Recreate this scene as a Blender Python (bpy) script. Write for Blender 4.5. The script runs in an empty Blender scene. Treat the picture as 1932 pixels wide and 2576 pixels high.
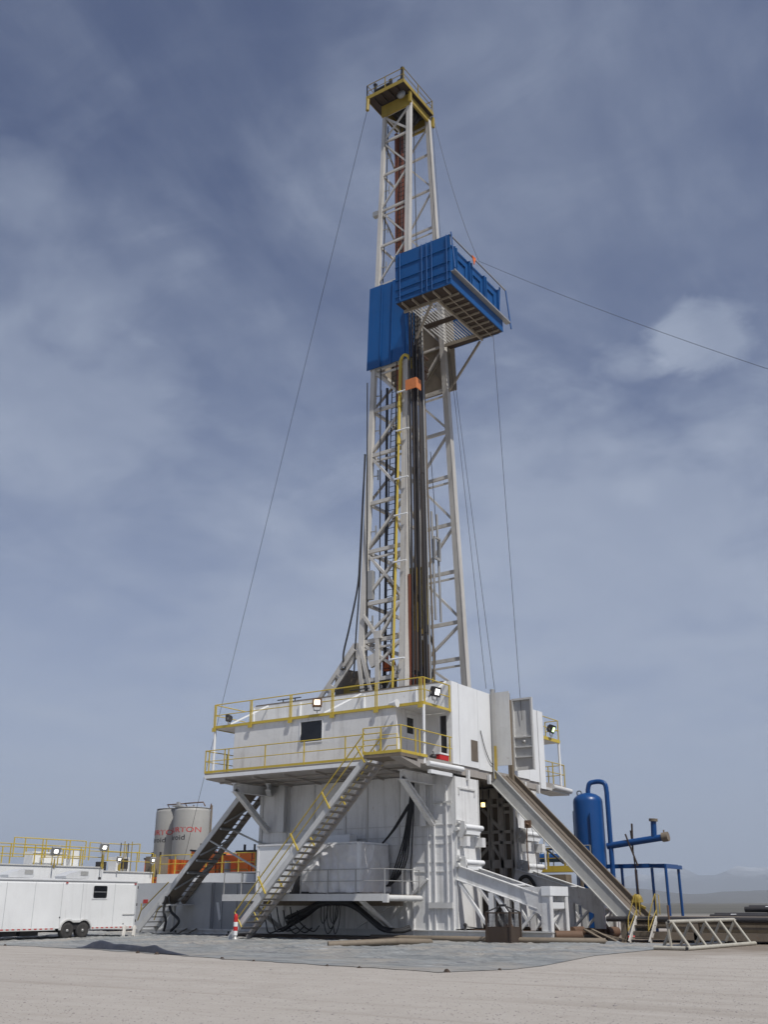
import bpy, math, random
from mathutils import Vector, Matrix, noise
random.seed(7)
sc = bpy.context.scene
COL = sc.collection
V = Vector
PI = math.pi

# ------------------------------------------------------------------ materials
MATS = {}
def mat_nodes(name):
    m = bpy.data.materials.new(name); m.use_nodes = True
    nt = m.node_tree
    return m, nt, nt.nodes, nt.links, nt.nodes['Principled BSDF']

def ramp(nt, src, stops):
    r = nt.nodes.new('ShaderNodeValToRGB')
    el = r.color_ramp.elements
    while len(el) < len(stops): el.new(0.5)
    for e, (p, c) in zip(el, stops):
        e.position = p
        e.color = (c, c, c, 1) if not isinstance(c, tuple) else (*c, 1)
    nt.links.new(src, r.inputs[0])
    return r.outputs[0]

def noise_tex(nt, vec, scale, detail=4, rough=.55, dist=0.):
    n = nt.nodes.new('ShaderNodeTexNoise')
    n.inputs['Scale'].default_value = scale
    n.inputs['Detail'].default_value = detail
    n.inputs['Roughness'].default_value = rough
    n.inputs['Distortion'].default_value = dist
    if vec is not None: nt.links.new(vec, n.inputs['Vector'])
    return n.outputs['Fac']

def mixc(nt, fac, a, b, mode='MIX'):
    m = nt.nodes.new('ShaderNodeMix'); m.data_type = 'RGBA'; m.blend_type = mode
    for sock, v in ((m.inputs[0], fac), (m.inputs[6], a), (m.inputs[7], b)):
        if isinstance(v, (int, float)): sock.default_value = v
        elif isinstance(v, tuple): sock.default_value = (*v, 1)
        else: nt.links.new(v, sock)
    return m.outputs[2]

def objvec(nt, scale=(1, 1, 1)):
    tc = nt.nodes.new('ShaderNodeTexCoord'); mp = nt.nodes.new('ShaderNodeMapping')
    mp.inputs['Scale'].default_value = scale
    nt.links.new(tc.outputs['Object'], mp.inputs['Vector'])
    return mp.outputs['Vector']

def paint(name, col, dirt=(.16, .13, .10), dirt_amt=.45, rust=.35, rough=.5, metal=0., streak=.5, bump=.12,
          rustcol=(.16, .06, .025), scale=1.0, spec=.4):
    """weathered paint: large tonal drift, vertical grime streaks, chips of rust"""
    m, nt, N, L, b = mat_nodes(name)
    v = objvec(nt); vs = objvec(nt, (1, 1, .10))
    big = ramp(nt, noise_tex(nt, v, .45 * scale, 5), [(.3, 0), (.75, 1)])
    st = ramp(nt, noise_tex(nt, vs, 3.2 * scale, 6, .65), [(.5, 0), (.78, 1)])
    fine = ramp(nt, noise_tex(nt, v, 7 * scale, 8, .7), [(.58, 0), (.72, 1)])
    rs = ramp(nt, noise_tex(nt, v, 2.6 * scale, 9, .72, .4), [(.64, 0), (.70, 1)])
    c = mixc(nt, big, tuple(col), tuple(x * .86 for x in col))
    def scl(s, k):
        mm = N.new('ShaderNodeMath'); mm.operation = 'MULTIPLY'; mm.inputs[1].default_value = k
        L.new(s, mm.inputs[0]); return mm.outputs[0]
    pat = ramp(nt, noise_tex(nt, v, 1.05 * scale, 3, .5, .2), [(.565, 0), (.58, 1)])
    c = mixc(nt, scl(pat, .22 * dirt_amt), c, tuple(x * .6 for x in col))
    run = ramp(nt, noise_tex(nt, objvec(nt, (1, 1, .05)), 6.5 * scale, 4, .6), [(.66, 0), (.72, 1)])
    msk = ramp(nt, noise_tex(nt, v, .7 * scale, 4), [(.48, 0), (.62, 1)])
    mm_ = N.new('ShaderNodeMath'); mm_.operation = 'MULTIPLY'; L.new(run, mm_.inputs[0]); L.new(msk, mm_.inputs[1])
    c = mixc(nt, scl(mm_.outputs[0], min(.9, rust * 1.3)), c, tuple(.5 * a_ + .5 * b_ for a_, b_ in zip(rustcol, dirt)))
    c = mixc(nt, scl(st, dirt_amt * streak), c, dirt)
    c = mixc(nt, scl(fine, dirt_amt * .45), c, dirt)
    c = mixc(nt, scl(rs, rust), c, rustcol)
    L.new(c, b.inputs['Base Color'])
    b.inputs['Roughness'].default_value = rough
    b.inputs['Metallic'].default_value = metal
    b.inputs['Specular IOR Level'].default_value = spec
    if bump:
        bp = N.new('ShaderNodeBump'); bp.inputs['Strength'].default_value = bump; bp.inputs['Distance'].default_value = .03
        L.new(noise_tex(nt, v, 5 * scale, 6), bp.inputs['Height']); L.new(bp.outputs[0], b.inputs['Normal'])
    MATS[name] = m
    return m

WHITE = paint('white_paint', (.74, .74, .73), rust=.40, dirt_amt=.6, streak=.7)
CLEAN = paint('clean_white_paint', (.78, .79, .79), rust=.10, dirt_amt=.22, rough=.38)
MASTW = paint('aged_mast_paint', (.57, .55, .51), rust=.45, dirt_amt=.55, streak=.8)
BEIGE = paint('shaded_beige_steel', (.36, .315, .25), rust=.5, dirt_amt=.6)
BLOCKY = paint('grimy_yellow_block', (.30, .20, .03), rust=.7, dirt_amt=.9, dirt=(.04, .03, .02))
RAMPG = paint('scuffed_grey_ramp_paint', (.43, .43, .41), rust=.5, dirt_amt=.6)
RACKP = paint('dirty_cream_pipe', (.42, .40, .34), rust=.6, dirt_amt=.7)
GREYW = paint('grey_white_paint', (.60, .60, .585), rust=.35, dirt_amt=.45)
GREYP2 = paint('light_grey_tank_paint', (.52, .53, .54), rust=.1, dirt_amt=.3)
GREYP = paint('grey_panel_paint', (.40, .41, .42), rust=.2, dirt_amt=.4)
YEL = paint('yellow_paint', (.55, .41, .06), rust=.35, dirt_amt=.35, dirt=(.12, .08, .03))
YELOLD = paint('old_yellow_paint', (.36, .26, .045), rust=.5, dirt_amt=.7, dirt=(.08, .06, .03))
BLUE = paint('blue_paint', (.006, .082, .265), rust=.22, dirt_amt=.55, dirt=(.035, .085, .21), rough=.45, rustcol=(.05, .05, .08))
BLUET = paint('blue_tank_paint', (.005, .055, .20), rust=.10, dirt_amt=.2, dirt=(.01, .03, .09), rough=.35)
ORANGE = paint('orange_paint', (.90, .20, .025), rust=.15, dirt_amt=.25, dirt=(.2, .05, .02))
DARKR = paint('dark_rusty_sheet', (.055, .038, .028), rust=.5, dirt_amt=.5, dirt=(.10, .08, .06), rough=.8)
RUST = paint('rusty_steel', (.13, .075, .045), rust=.6, dirt_amt=.7, dirt=(.04, .03, .025), rough=.75)
REDBR = paint('red_brown_steel', (.19, .06, .032), rust=.4, dirt_amt=.5, dirt=(.06, .03, .02), rough=.6)
DARK = paint('dark_steel', (.035, .033, .035), rust=.25, dirt_amt=.4, dirt=(.09, .07, .05), rough=.55)
PIPE = paint('drill_pipe_steel', (.055, .045, .038), rust=.4, dirt_amt=.6, dirt=(.10, .07, .045), rough=.45, metal=.3)
GALV = paint('galvanised_steel', (.40, .40, .39), rust=.4, dirt_amt=.5, rough=.45, metal=.3)
UNDER = paint('shade_toned_underside', (.36, .33, .30), rust=.45, dirt_amt=.6)  # grey-brown with the underside shade put into the colour
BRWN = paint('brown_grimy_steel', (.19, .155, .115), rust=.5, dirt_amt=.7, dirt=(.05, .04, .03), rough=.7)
RUBBER = paint('black_rubber', (.018, .018, .02), rust=0, dirt_amt=.3, dirt=(.08, .07, .06), rough=.6, bump=0)
SILO = paint('silo_paint', (.34, .335, .315), rust=.15, dirt_amt=.45, dirt=(.22, .2, .17))
RED = paint('red_paint', (.50, .02, .02), rust=.1, dirt_amt=.2)
TYRE = paint('tyre_rubber', (.045, .043, .042), rust=0, dirt_amt=.5, dirt=(.16, .14, .12), rough=.85)

def plain(name, col, rough=.5, metal=0., emit=None, es=0.):
    m, nt, N, L, b = mat_nodes(name)
    v = objvec(nt)
    c = mixc(nt, ramp(nt, noise_tex(nt, v, 6, 5), [(.3, 0), (.7, 1)]), tuple(col), tuple(x * .8 for x in col))
    L.new(c, b.inputs['Base Color'])
    b.inputs['Roughness'].default_value = rough; b.inputs['Metallic'].default_value = metal
    if emit:
        b.inputs['Emission Color'].default_value = (*emit, 1); b.inputs['Emission Strength'].default_value = es
    MATS[name] = m
    return m
GLASS = plain('dark_window_glass', (.012, .013, .016), .08)
LAMPW = plain('lamp_glass_white', (.9, .9, .9), .3, 0, (1, .98, .94), 5)
LAMPO = plain('lamp_glass_warm', (.9, .8, .7), .3, 0, (1, .80, .58), 5)
LAMPG = plain('lamp_glass_green', (.8, .95, .6), .3, 0, (.62, 1, .38), 2.2)
LAMPY = plain('lamp_glass_yellow', (.9, .8, .4), .3, 0, (1, .70, .25), 2.5)
LAMPU = plain('lamp_glass_unlit', (.25, .25, .25), .15)
BLACKT = plain('black_lettering', (.03, .03, .035), .6)
REDT = plain('red_lettering', (.50, .045, .04), .6)
TERRA = plain('orange_band_paint', (.62, .20, .06), .6)
ORNG = plain('orange_plastic', (.75, .16, .03), .5)

def wood():
    m, nt, N, L, b = mat_nodes('grimy_wood_planks')
    v = objvec(nt, (1, 5, 1))
    c = mixc(nt, ramp(nt, noise_tex(nt, v, 2.5, 8, .7), [(.3, 0), (.7, 1)]), (.085, .068, .052), (.17, .14, .11))
    L.new(c, b.inputs['Base Color']); b.inputs['Roughness'].default_value = .85
    return m
WOOD = wood()

def tarp():
    m, nt, N, L, b = mat_nodes('white_tarpaulin')
    v = objvec(nt)
    c = mixc(nt, ramp(nt, noise_tex(nt, v, 1.6, 6), [(.35, 0), (.75, 1)]), (.66, .66, .66), (.52, .51, .50))
    L.new(c, b.inputs['Base Color']); b.inputs['Roughness'].default_value = .35
    bp = N.new('ShaderNodeBump'); bp.inputs['Strength'].default_value = .5; bp.inputs['Distance'].default_value = .06
    L.new(noise_tex(nt, v, 3.2, 5, .6, 1.2), bp.inputs['Height']); L.new(bp.outputs[0], b.inputs['Normal'])
    return m
TARP = tarp()

def liner_mat():
    m, nt, N, L, b = mat_nodes('dusty_plastic_liner')
    v = objvec(nt); vs = objvec(nt, (.35, 1.2, 1))
    a = ramp(nt, noise_tex(nt, vs, 1.1, 8, .65, .6), [(.32, 0), (.68, 1)])
    c = mixc(nt, a, (.14, .15, .152), (.31, .32, .318))
    d = ramp(nt, noise_tex(nt, v, .35, 6, .6), [(.45, 0), (.72, 1)])
    c = mixc(nt, d, c, (.34, .31, .27))
    e = ramp(nt, noise_tex(nt, vs, 4.5, 6, .7), [(.60, 0), (.70, 1)])
    c = mixc(nt, e, c, (.085, .09, .11))  # dark crinkle marks, crease shade put into the colour
    vw = objvec(nt, (.16, 1.0, 1)); vw.node.inputs['Rotation'].default_value = (0, 0, math.radians(-34))
    c = mixc(nt, ramp(nt, noise_tex(nt, vw, 2.6, 8, .68, .8), [(.57, 0), (.66, 1)]), c, (.11, .115, .13))  # long dark wrinkle streaks, shade painted into the sheet
    c = mixc(nt, ramp(nt, noise_tex(nt, vw, 3.3, 8, .68, .8), [(.60, 0), (.68, 1)]), c, (.42, .43, .43))  # pale wrinkle streaks, lit crease edges painted into the sheet
    L.new(c, b.inputs['Base Color']); b.inputs['Roughness'].default_value = .6
    bp = N.new('ShaderNodeBump'); bp.inputs['Strength'].default_value = 1.; bp.inputs['Distance'].default_value = .16
    L.new(noise_tex(nt, vs, 3.5, 7, .65), bp.inputs['Height']); L.new(bp.outputs[0], b.inputs['Normal'])
    return m
LINER = liner_mat()

def ground_mat():
    m, nt, N, L, b = mat_nodes('gravel_ground')
    v = objvec(nt)
    big = ramp(nt, noise_tex(nt, v, .09, 6, .6), [(.3, 0), (.7, 1)])
    mid = ramp(nt, noise_tex(nt, v, 1.3, 7, .7), [(.3, 0), (.72, 1)])
    fin = ramp(nt, noise_tex(nt, v, 16, 8, .8), [(.28, 0), (.7, 1)])
    c = mixc(nt, big, (.335, .305, .272), (.40, .37, .335))
    c = mixc(nt, mid, c, (.43, .402, .368))
    def half(s, k):
        mm = N.new('ShaderNodeMath'); mm.operation = 'MULTIPLY'; mm.inputs[1].default_value = k
        L.new(s, mm.inputs[0]); return mm.outputs[0]
    c = mixc(nt, half(fin, .55), (.19, .165, .15), c) if False else mixc(nt, fin, mixc(nt, .35, c, (.20, .175, .155)), c)
    spk = ramp(nt, noise_tex(nt, v, 34, 3, .6), [(.66, 0), (.71, 1)])
    c = mixc(nt, half(spk, .55), c, (.17, .155, .15))
    vt = objvec(nt, (.07, 1.1, 1)); mpv = vt.node; mpv.inputs['Rotation'].default_value = (0, 0, math.radians(-31))
    trk = ramp(nt, noise_tex(nt, vt, .9, 6, .6), [(.50, 0), (.66, 1)])
    c = mixc(nt, half(trk, .5), c, (.27, .24, .21))
    bl = ramp(nt, noise_tex(nt, v, .42, 8, .65, .3), [(.58, 0), (.70, 1)])
    c = mixc(nt, half(bl, .35), c, (.24, .215, .19))
    vt2 = objvec(nt, (.05, .8, 1)); vt2.node.inputs['Rotation'].default_value = (0, 0, math.radians(-52))
    c = mixc(nt, half(ramp(nt, noise_tex(nt, vt2, 1.6, 5, .6), [(.56, 0), (.68, 1)]), .25), c, (.48, .45, .42))
    # damp trampled soil around the rig and the pipe racks: a stain with its own outline
    gp = N.new('ShaderNodeNewGeometry'); sx = N.new('ShaderNodeSeparateXYZ'); L.new(gp.outputs['Position'], sx.inputs[0])
    def math_(op, a, bb):
        mm = N.new('ShaderNodeMath'); mm.operation = op
        for i, q in enumerate((a, bb)):
            if isinstance(q, (int, float)): mm.inputs[i].default_value = q
            else: L.new(q, mm.inputs[i])
        return mm.outputs[0]
    dx = math_('DIVIDE', math_('SUBTRACT', sx.outputs[0], 6.0), 20.0)
    dy = math_('DIVIDE', math_('SUBTRACT', sx.outputs[1], 9.0), 18.5)
    d = math_('SQRT', math_('ADD', math_('MULTIPLY', dx, dx), math_('MULTIPLY', dy, dy)), 0)
    d = math_('ADD', d, math_('MULTIPLY', math_('SUBTRACT', noise_tex(nt, v, .35, 6), .5), .7))
    stain = ramp(nt, d, [(.62, 1), (1.0, 0)])
    c = mixc(nt, half(stain, .75), c, (.15, .118, .088))
    far = ramp(nt, noise_tex(nt, v, .004, 6, .6), [(.4, 0), (.6, 1)])
    rr = math_('SQRT', math_('ADD', math_('MULTIPLY', sx.outputs[0], sx.outputs[0]), math_('MULTIPLY', sx.outputs[1], sx.outputs[1])), 0)
    steppe = ramp(nt, math_('DIVIDE', rr, 400.0), [(.16, 0), (.34, 1)])
    c = mixc(nt, steppe, c, mixc(nt, far, (.10, .10, .09), (.15, .14, .12)))
    L.new(c, b.inputs['Base Color']); b.inputs['Roughness'].default_value = .95
    b.inputs['Specular IOR Level'].default_value = .15
    bp = N.new('ShaderNodeBump'); bp.inputs['Strength'].default_value = .55; bp.inputs['Distance'].default_value = .05
    L.new(noise_tex(nt, v, 9, 9, .75), bp.inputs['Height']); L.new(bp.outputs[0], b.inputs['Normal'])
    return m
GROUND = ground_mat()

def hill_mat():
    m, nt, N, L, b = mat_nodes('snow_patched_hills')
    v = objvec(nt)
    gp = N.new('ShaderNodeNewGeometry'); sx = N.new('ShaderNodeSeparateXYZ'); L.new(gp.outputs['Position'], sx.inputs[0])
    mm = N.new('ShaderNodeMath'); mm.operation = 'MULTIPLY_ADD'; mm.inputs[1].default_value = .0007; 
    L.new(sx.outputs[2], mm.inputs[0]); L.new(noise_tex(nt, v, .0016, 9, .7), mm.inputs[2])
    snow = ramp(nt, mm.outputs[0], [(.70, 0), (.95, 1)])
    c = mixc(nt, snow, (.10, .095, .085), (.55, .56, .58))
    L.new(c, b.inputs['Base Color']); b.inputs['Roughness'].default_value = .9
    return m
HILL = hill_mat()

# ------------------------------------------------------------------ mesh builder
class MB:
    def __init__(s): s.v = []; s.f = []; s.sm = []
    def add(s, vs, fs, smooth=False):
        o = len(s.v); s.v += [tuple(q) for q in vs]
        s.f += [tuple(i + o for i in q) for q in fs]; s.sm += [smooth] * len(fs)
        return s
    def box(s, x0, x1, y0, y1, z0, z1):
        if x0 > x1: x0, x1 = x1, x0
        if y0 > y1: y0, y1 = y1, y0
        if z0 > z1: z0, z1 = z1, z0
        vs = [(x, y, z) for z in (z0, z1) for y in (y0, y1) for x in (x0, x1)]
        return s.add(vs, [(0, 2, 3, 1), (4, 5, 7, 6), (0, 1, 5, 4), (2, 6, 7, 3), (0, 4, 6, 2), (1, 3, 7, 5)])
    def hexa(s, b4, t4):
        """bottom and top quads, same winding"""
        return s.add(list(b4) + list(t4), [(3, 2, 1, 0), (4, 5, 6, 7), (0, 1, 5, 4), (1, 2, 6, 5), (2, 3, 7, 6), (3, 0, 4, 7)])
    def bar(s, p0, p1, w, h=None, up=(0, 0, 1), w1=None, h1=None):
        """rectangular bar: w across, h along 'up'"""
        h = w if h is None else h; w1 = w if w1 is None else w1; h1 = h if h1 is None else h1
        p0, p1, up = V(p0), V(p1), V(up)
        d = (p1 - p0).normalized()
        if abs(d.dot(up)) > .98: up = V((0, 1, 0)) if abs(d.y) < .9 else V((1, 0, 0))
        a = d.cross(up).normalized(); c = a.cross(d).normalized()
        q = []
        for p, ww, hh in ((p0, w, h), (p1, w1, h1)):
            q.append([p + a * (sx * ww / 2) + c * (sy * hh / 2) for sx, sy in ((-1, -1), (1, -1), (1, 1), (-1, 1))])
        return s.add(q[0] + q[1], [(0, 1, 2, 3), (7, 6, 5, 4), (0, 4, 5, 1), (1, 5, 6, 2), (2, 6, 7, 3), (3, 7, 4, 0)])
    def ibeam(s, p0, p1, w, h, t=.03, up=(0, 0, 1)):
        p0, p1, up = V(p0), V(p1), V(up)
        d = (p1 - p0).normalized()
        if abs(d.dot(up)) > .98: up = V((0, 1, 0))
        a = d.cross(up).normalized(); c = a.cross(d).normalized()
        for k in (-1, 1):
            s.bar(p0 + c * k * (h / 2 - t / 2), p1 + c * k * (h / 2 - t / 2), w, t, up)
        s.bar(p0, p1, t, h - 2 * t, up)
        return s
    def tube(s, pts, r, n=8, caps=True, r1=None):
        pts = [V(p) for p in pts]; m = len(pts); rings = []
        prev = None
        for i, p in enumerate(pts):
            d = (pts[min(i + 1, m - 1)] - pts[max(i - 1, 0)]).normalized()
            if prev is None:
                up = V((0, 0, 1)) if abs(d.z) < .9 else V((1, 0, 0))
                a = d.cross(up).normalized()
            else:
                a = (prev - d * prev.dot(d)).normalized()
            prev = a; c = d.cross(a).normalized()
            rr = r if r1 is None else r + (r1 - r) * i / (m - 1)
            rings.append([p + (a * math.cos(2 * PI * k / n) + c * math.sin(2 * PI * k / n)) * rr for k in range(n)])
        vs = [q for rg in rings for q in rg]
        fs = [(i * n + k, i * n + (k + 1) % n, (i + 1) * n + (k + 1) % n, (i + 1) * n + k) for i in range(m - 1) for k in range(n)]
        s.add(vs, fs, True)
        if caps:
            s.add(rings[0], [tuple(reversed(range(n)))]); s.add(rings[-1], [tuple(range(n))])
        return s
    def lathe(s, c, prof, n=24, axis='Z', smooth=True):
        """prof: (radius, height) pairs about an axis through c"""
        c = V(c); vs = []
        for r, h in prof:
            for k in range(n):
                a = 2 * PI * k / n; x, y = r * math.cos(a), r * math.sin(a)
                vs.append(c + (V((x, y, h)) if axis == 'Z' else V((h, x, y)) if axis == 'X' else V((y, h, x))))
        m = len(prof)
        fs = [(i * n + k, i * n + (k + 1) % n, (i + 1) * n + (k + 1) % n, (i + 1) * n + k) for i in range(m - 1) for k in range(n)]
        s.add(vs, fs, smooth)
        s.add(vs[:n], [tuple(reversed(range(n)))]); s.add(vs[-n:], [tuple(range(n))])
        return s
    def prism(s, poly, off):
        """flat polygon (list of 3-D points) thickened by vector off"""
        n = len(poly); off = V(off); a = [V(p) for p in poly]; b = [p + off for p in a]
        fs = [tuple(reversed(range(n))), tuple(range(n, 2 * n))] + [(i, (i + 1) % n, n + (i + 1) % n, n + i) for i in range(n)]
        return s.add(a + b, fs)
    def build(s, name, m, parent=None, base=None):
        """parent: object whose recorded world base is the origin of the new mesh"""
        base = V(base) if base is not None else (BASE[parent.name] if parent else V((0, 0, 0)))
        me = bpy.data.meshes.new(name)
        me.from_pydata([tuple(V(q) - base) for q in s.v], [], s.f)
        me.polygons.foreach_set('use_smooth', s.sm)
        me.materials.append(m); me.update()
        o = bpy.data.objects.new(name, me); COL.objects.link(o)
        if parent: o.parent = parent
        else: o.location = base
        BASE[o.name] = base
        return o
BASE = {}

def tag(o, label=None, cat=None, group=None, kind=None):
    if label: o['label'] = label
    if cat: o['category'] = cat
    if group: o['group'] = group
    if kind: o['kind'] = kind
    return o
def thing(name, base, label, cat, group=None):
    o = bpy.data.objects.new(name, None); COL.objects.link(o)
    o.empty_display_size = .3
    o.location = base; BASE[o.name] = V(base)
    return tag(o, label, cat, group)
def copy_tree(o, parent=None):
    c = o.copy(); COL.objects.link(c)
    if parent: c.parent = parent
    BASE[c.name] = BASE[o.name]
    for ch in list(o.children): copy_tree(ch, c)
    return c

def railing(parent, pts, mtl, h=1.05, r=.024, spacing=2.2, mid=True, toe=.0, toe_m=None, post_w=None, posts=None, z_low=0.0, name='railing'):
    """handrail along a polyline of floor points, its posts as sub-parts"""
    pts = [V(p) for p in pts]
    mb = MB()
    for a, b in zip(pts, pts[1:]):
        up = V((0, 0, 1))
        mb.tube([a + up * h, b + up * h], r, 6)
        if mid: mb.tube([a + up * h * .53, b + up * h * .53], r * .85, 6)
        if toe: mb.bar(a + up * toe / 2, b + up * toe / 2, .012, toe)
    rl = mb.build(name, mtl, parent)
    P = []
    if posts is not None: P = [V(p) for p in posts]
    else:
        for i, (a, b) in enumerate(zip(pts, pts[1:])):
            n = max(1, round((b - a).length / spacing))
            for k in range(n + (1 if i == len(pts) - 2 else 0)): P.append(a.lerp(b, k / n))
    pw = post_w or r * 2
    for p in P:
        m = MB(); m.bar(p + V((0, 0, z_low)), p + V((0, 0, h)), pw, pw * .8)
        m.build('post', mtl, rl)
    return rl

def sag(a, b, s, n=14):
    a, b = V(a), V(b)
    return [a.lerp(b, i / n) - V((0, 0, s * 4 * (i / n) * (1 - i / n))) for i in range(n + 1)]
def cable(name, pts, r, mtl, label, cat='cable', group=None, n=6):
    o = MB().tube(pts, r, n).build(name, mtl, None, pts[0])
    return tag(o, label, cat, group)
def smooth_pts(ctrl, n=6):
    """Catmull-Rom through control points"""
    c = [V(p) for p in ctrl]; c = [2 * c[0] - c[1]] + c + [2 * c[-1] - c[-2]]
    out = []
    for i in range(1, len(c) - 2):
        for k in range(n):
            t = k / n
            out.append(.5 * ((2 * c[i]) + (c[i + 1] - c[i - 1]) * t + (2 * c[i - 1] - 5 * c[i] + 4 * c[i + 1] - c[i + 2]) * t * t
                             + (3 * c[i] - c[i - 1] - 3 * c[i + 1] + c[i + 2]) * t ** 3))
    out.append(c[-2]); return out

# ================================================================== GROUND, HILLS
def setting():
    mb = MB()
    E_ = 17000
    xs = [-E_, -6000, -1500, -300, -60, 60, 300, 1500, 6000, E_]
    n = len(xs)
    mb.add([(x, y, 0) for y in xs for x in xs], [(j * n + i, j * n + i + 1, (j + 1) * n + i + 1, (j + 1) * n + i) for j in range(n - 1) for i in range(n - 1)])
    tag(mb.build('ground', GROUND), kind='structure')
    # range of hills far beyond the site: a real ridged sheet with depth
    mb = MB(); nx, ny = 170, 18
    cxn, cyn = 24.3, -42.0
    for j in range(ny):
        for i in range(nx):
            az = math.radians(-66 + 92 * i / (nx - 1)) - math.radians(33.9) * 0
            r = 11500 + 5000 * j / (ny - 1)
            ang = math.radians(90) + math.radians(33.9) - math.radians(-46 + 92 * i / (nx - 1))
            x = cxn + r * math.cos(ang); y = cyn + r * math.sin(ang)
            a = -46 + 92 * i / (nx - 1)
            env = math.exp(-((a - 24) / 22) ** 2) * .85 + .22
            k = math.sin(PI * j / (ny - 1)) ** .8
            hgt = k * env * (430 + 420 * noise.fractal(V((x * .00032, y * .00032, 1.7)), .9, 2.1, 7)
                             + 160 * noise.fractal(V((x * .0013, y * .0013, 4.7)), .9, 2.1, 5))
            mb.v.append((x, y, max(hgt, 0) - 4))
    mb.f = [(j * nx + i, j * nx + i + 1, (j + 1) * nx + i + 1, (j + 1) * nx + i) for j in range(ny - 1) for i in range(nx - 1)]
    mb.sm = [True] * len(mb.f)
    tag(mb.build('hills', HILL), kind='structure')
    mb = MB(); nx, ny = 120, 14
    for j in range(ny):
        r = 3800 + 2600 * j / (ny - 1)
        for i in range(nx):
            a = -46 + 92 * i / (nx - 1); ang = math.radians(123.9 - a)
            x = cxn + r * math.cos(ang); y = cyn + r * math.sin(ang)
            k = math.sin(PI * j / (ny - 1))
            hgt = k * (.35 + .65 * math.exp(-((a - 26) / 18) ** 2)) * (75 + 60 * noise.fractal(V((x * .0012, y * .0012, 8.7)), .9, 2.1, 6))
            mb.v.append((x, y, max(hgt, 0) - 3))
    mb.f = [(j * nx + i, j * nx + i + 1, (j + 1) * nx + i + 1, (j + 1) * nx + i) for j in range(ny - 1) for i in range(nx - 1)]
    mb.sm = [True] * len(mb.f)
    tag(mb.build('hills', HILL), kind='structure')
    # gravel: loose stones on the pad in front of the liner
    mb = MB(); rnd = random.Random(3)
    C = V((24.307, -42.007, 0)); F = V((-math.sin(math.radians(33.9)), math.cos(math.radians(33.9)), 0)); R = V((F.y, -F.x, 0))
    for k in range(9500):
        d = 14.5 + 22 * rnd.random() ** 1.5
        q = C + F * d + R * (rnd.uniform(-.43, .43) * d)
        if q.y > -18.2 + (.45 if q.x < 4 else 0) * (4 - q.x) * .3 and q.x < 11.2: continue
        if q.y > -6: continue
        s = rnd.choice((.006, .007, .008, .010, .012, .014, .018)) * (2.2 if rnd.random() < .012 else .9)
        h = s * rnd.uniform(.45, .8); a0 = rnd.random() * 6
        ring = [(q.x + math.cos(a0 + t * PI / 2.5) * s * rnd.uniform(.7, 1.25), q.y + math.sin(a0 + t * PI / 2.5) * s * rnd.uniform(.7, 1.25), h * .35) for t in range(5)]
        base = [(x + (x - q.x) * .1, y + (y - q.y) * .1, -.01) for x, y, z in ring]
        mb.add(base + ring + [(q.x, q.y, h)], [(i, (i + 1) % 5, 5 + (i + 1) % 5, 5 + i) for i in range(5)] + [(5 + i, 5 + (i + 1) % 5, 10) for i in range(5)])
    st = paint('loose_stones', (.26, .24, .23), rust=.2, dirt_amt=.5, dirt=(.32, .28, .25), rough=.9, bump=0, scale=3)
    tag(mb.build('gravel', st), kind='stuff', label='loose grey stones scattered over the pale gravel pad', cat='gravel')
setting()

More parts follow.
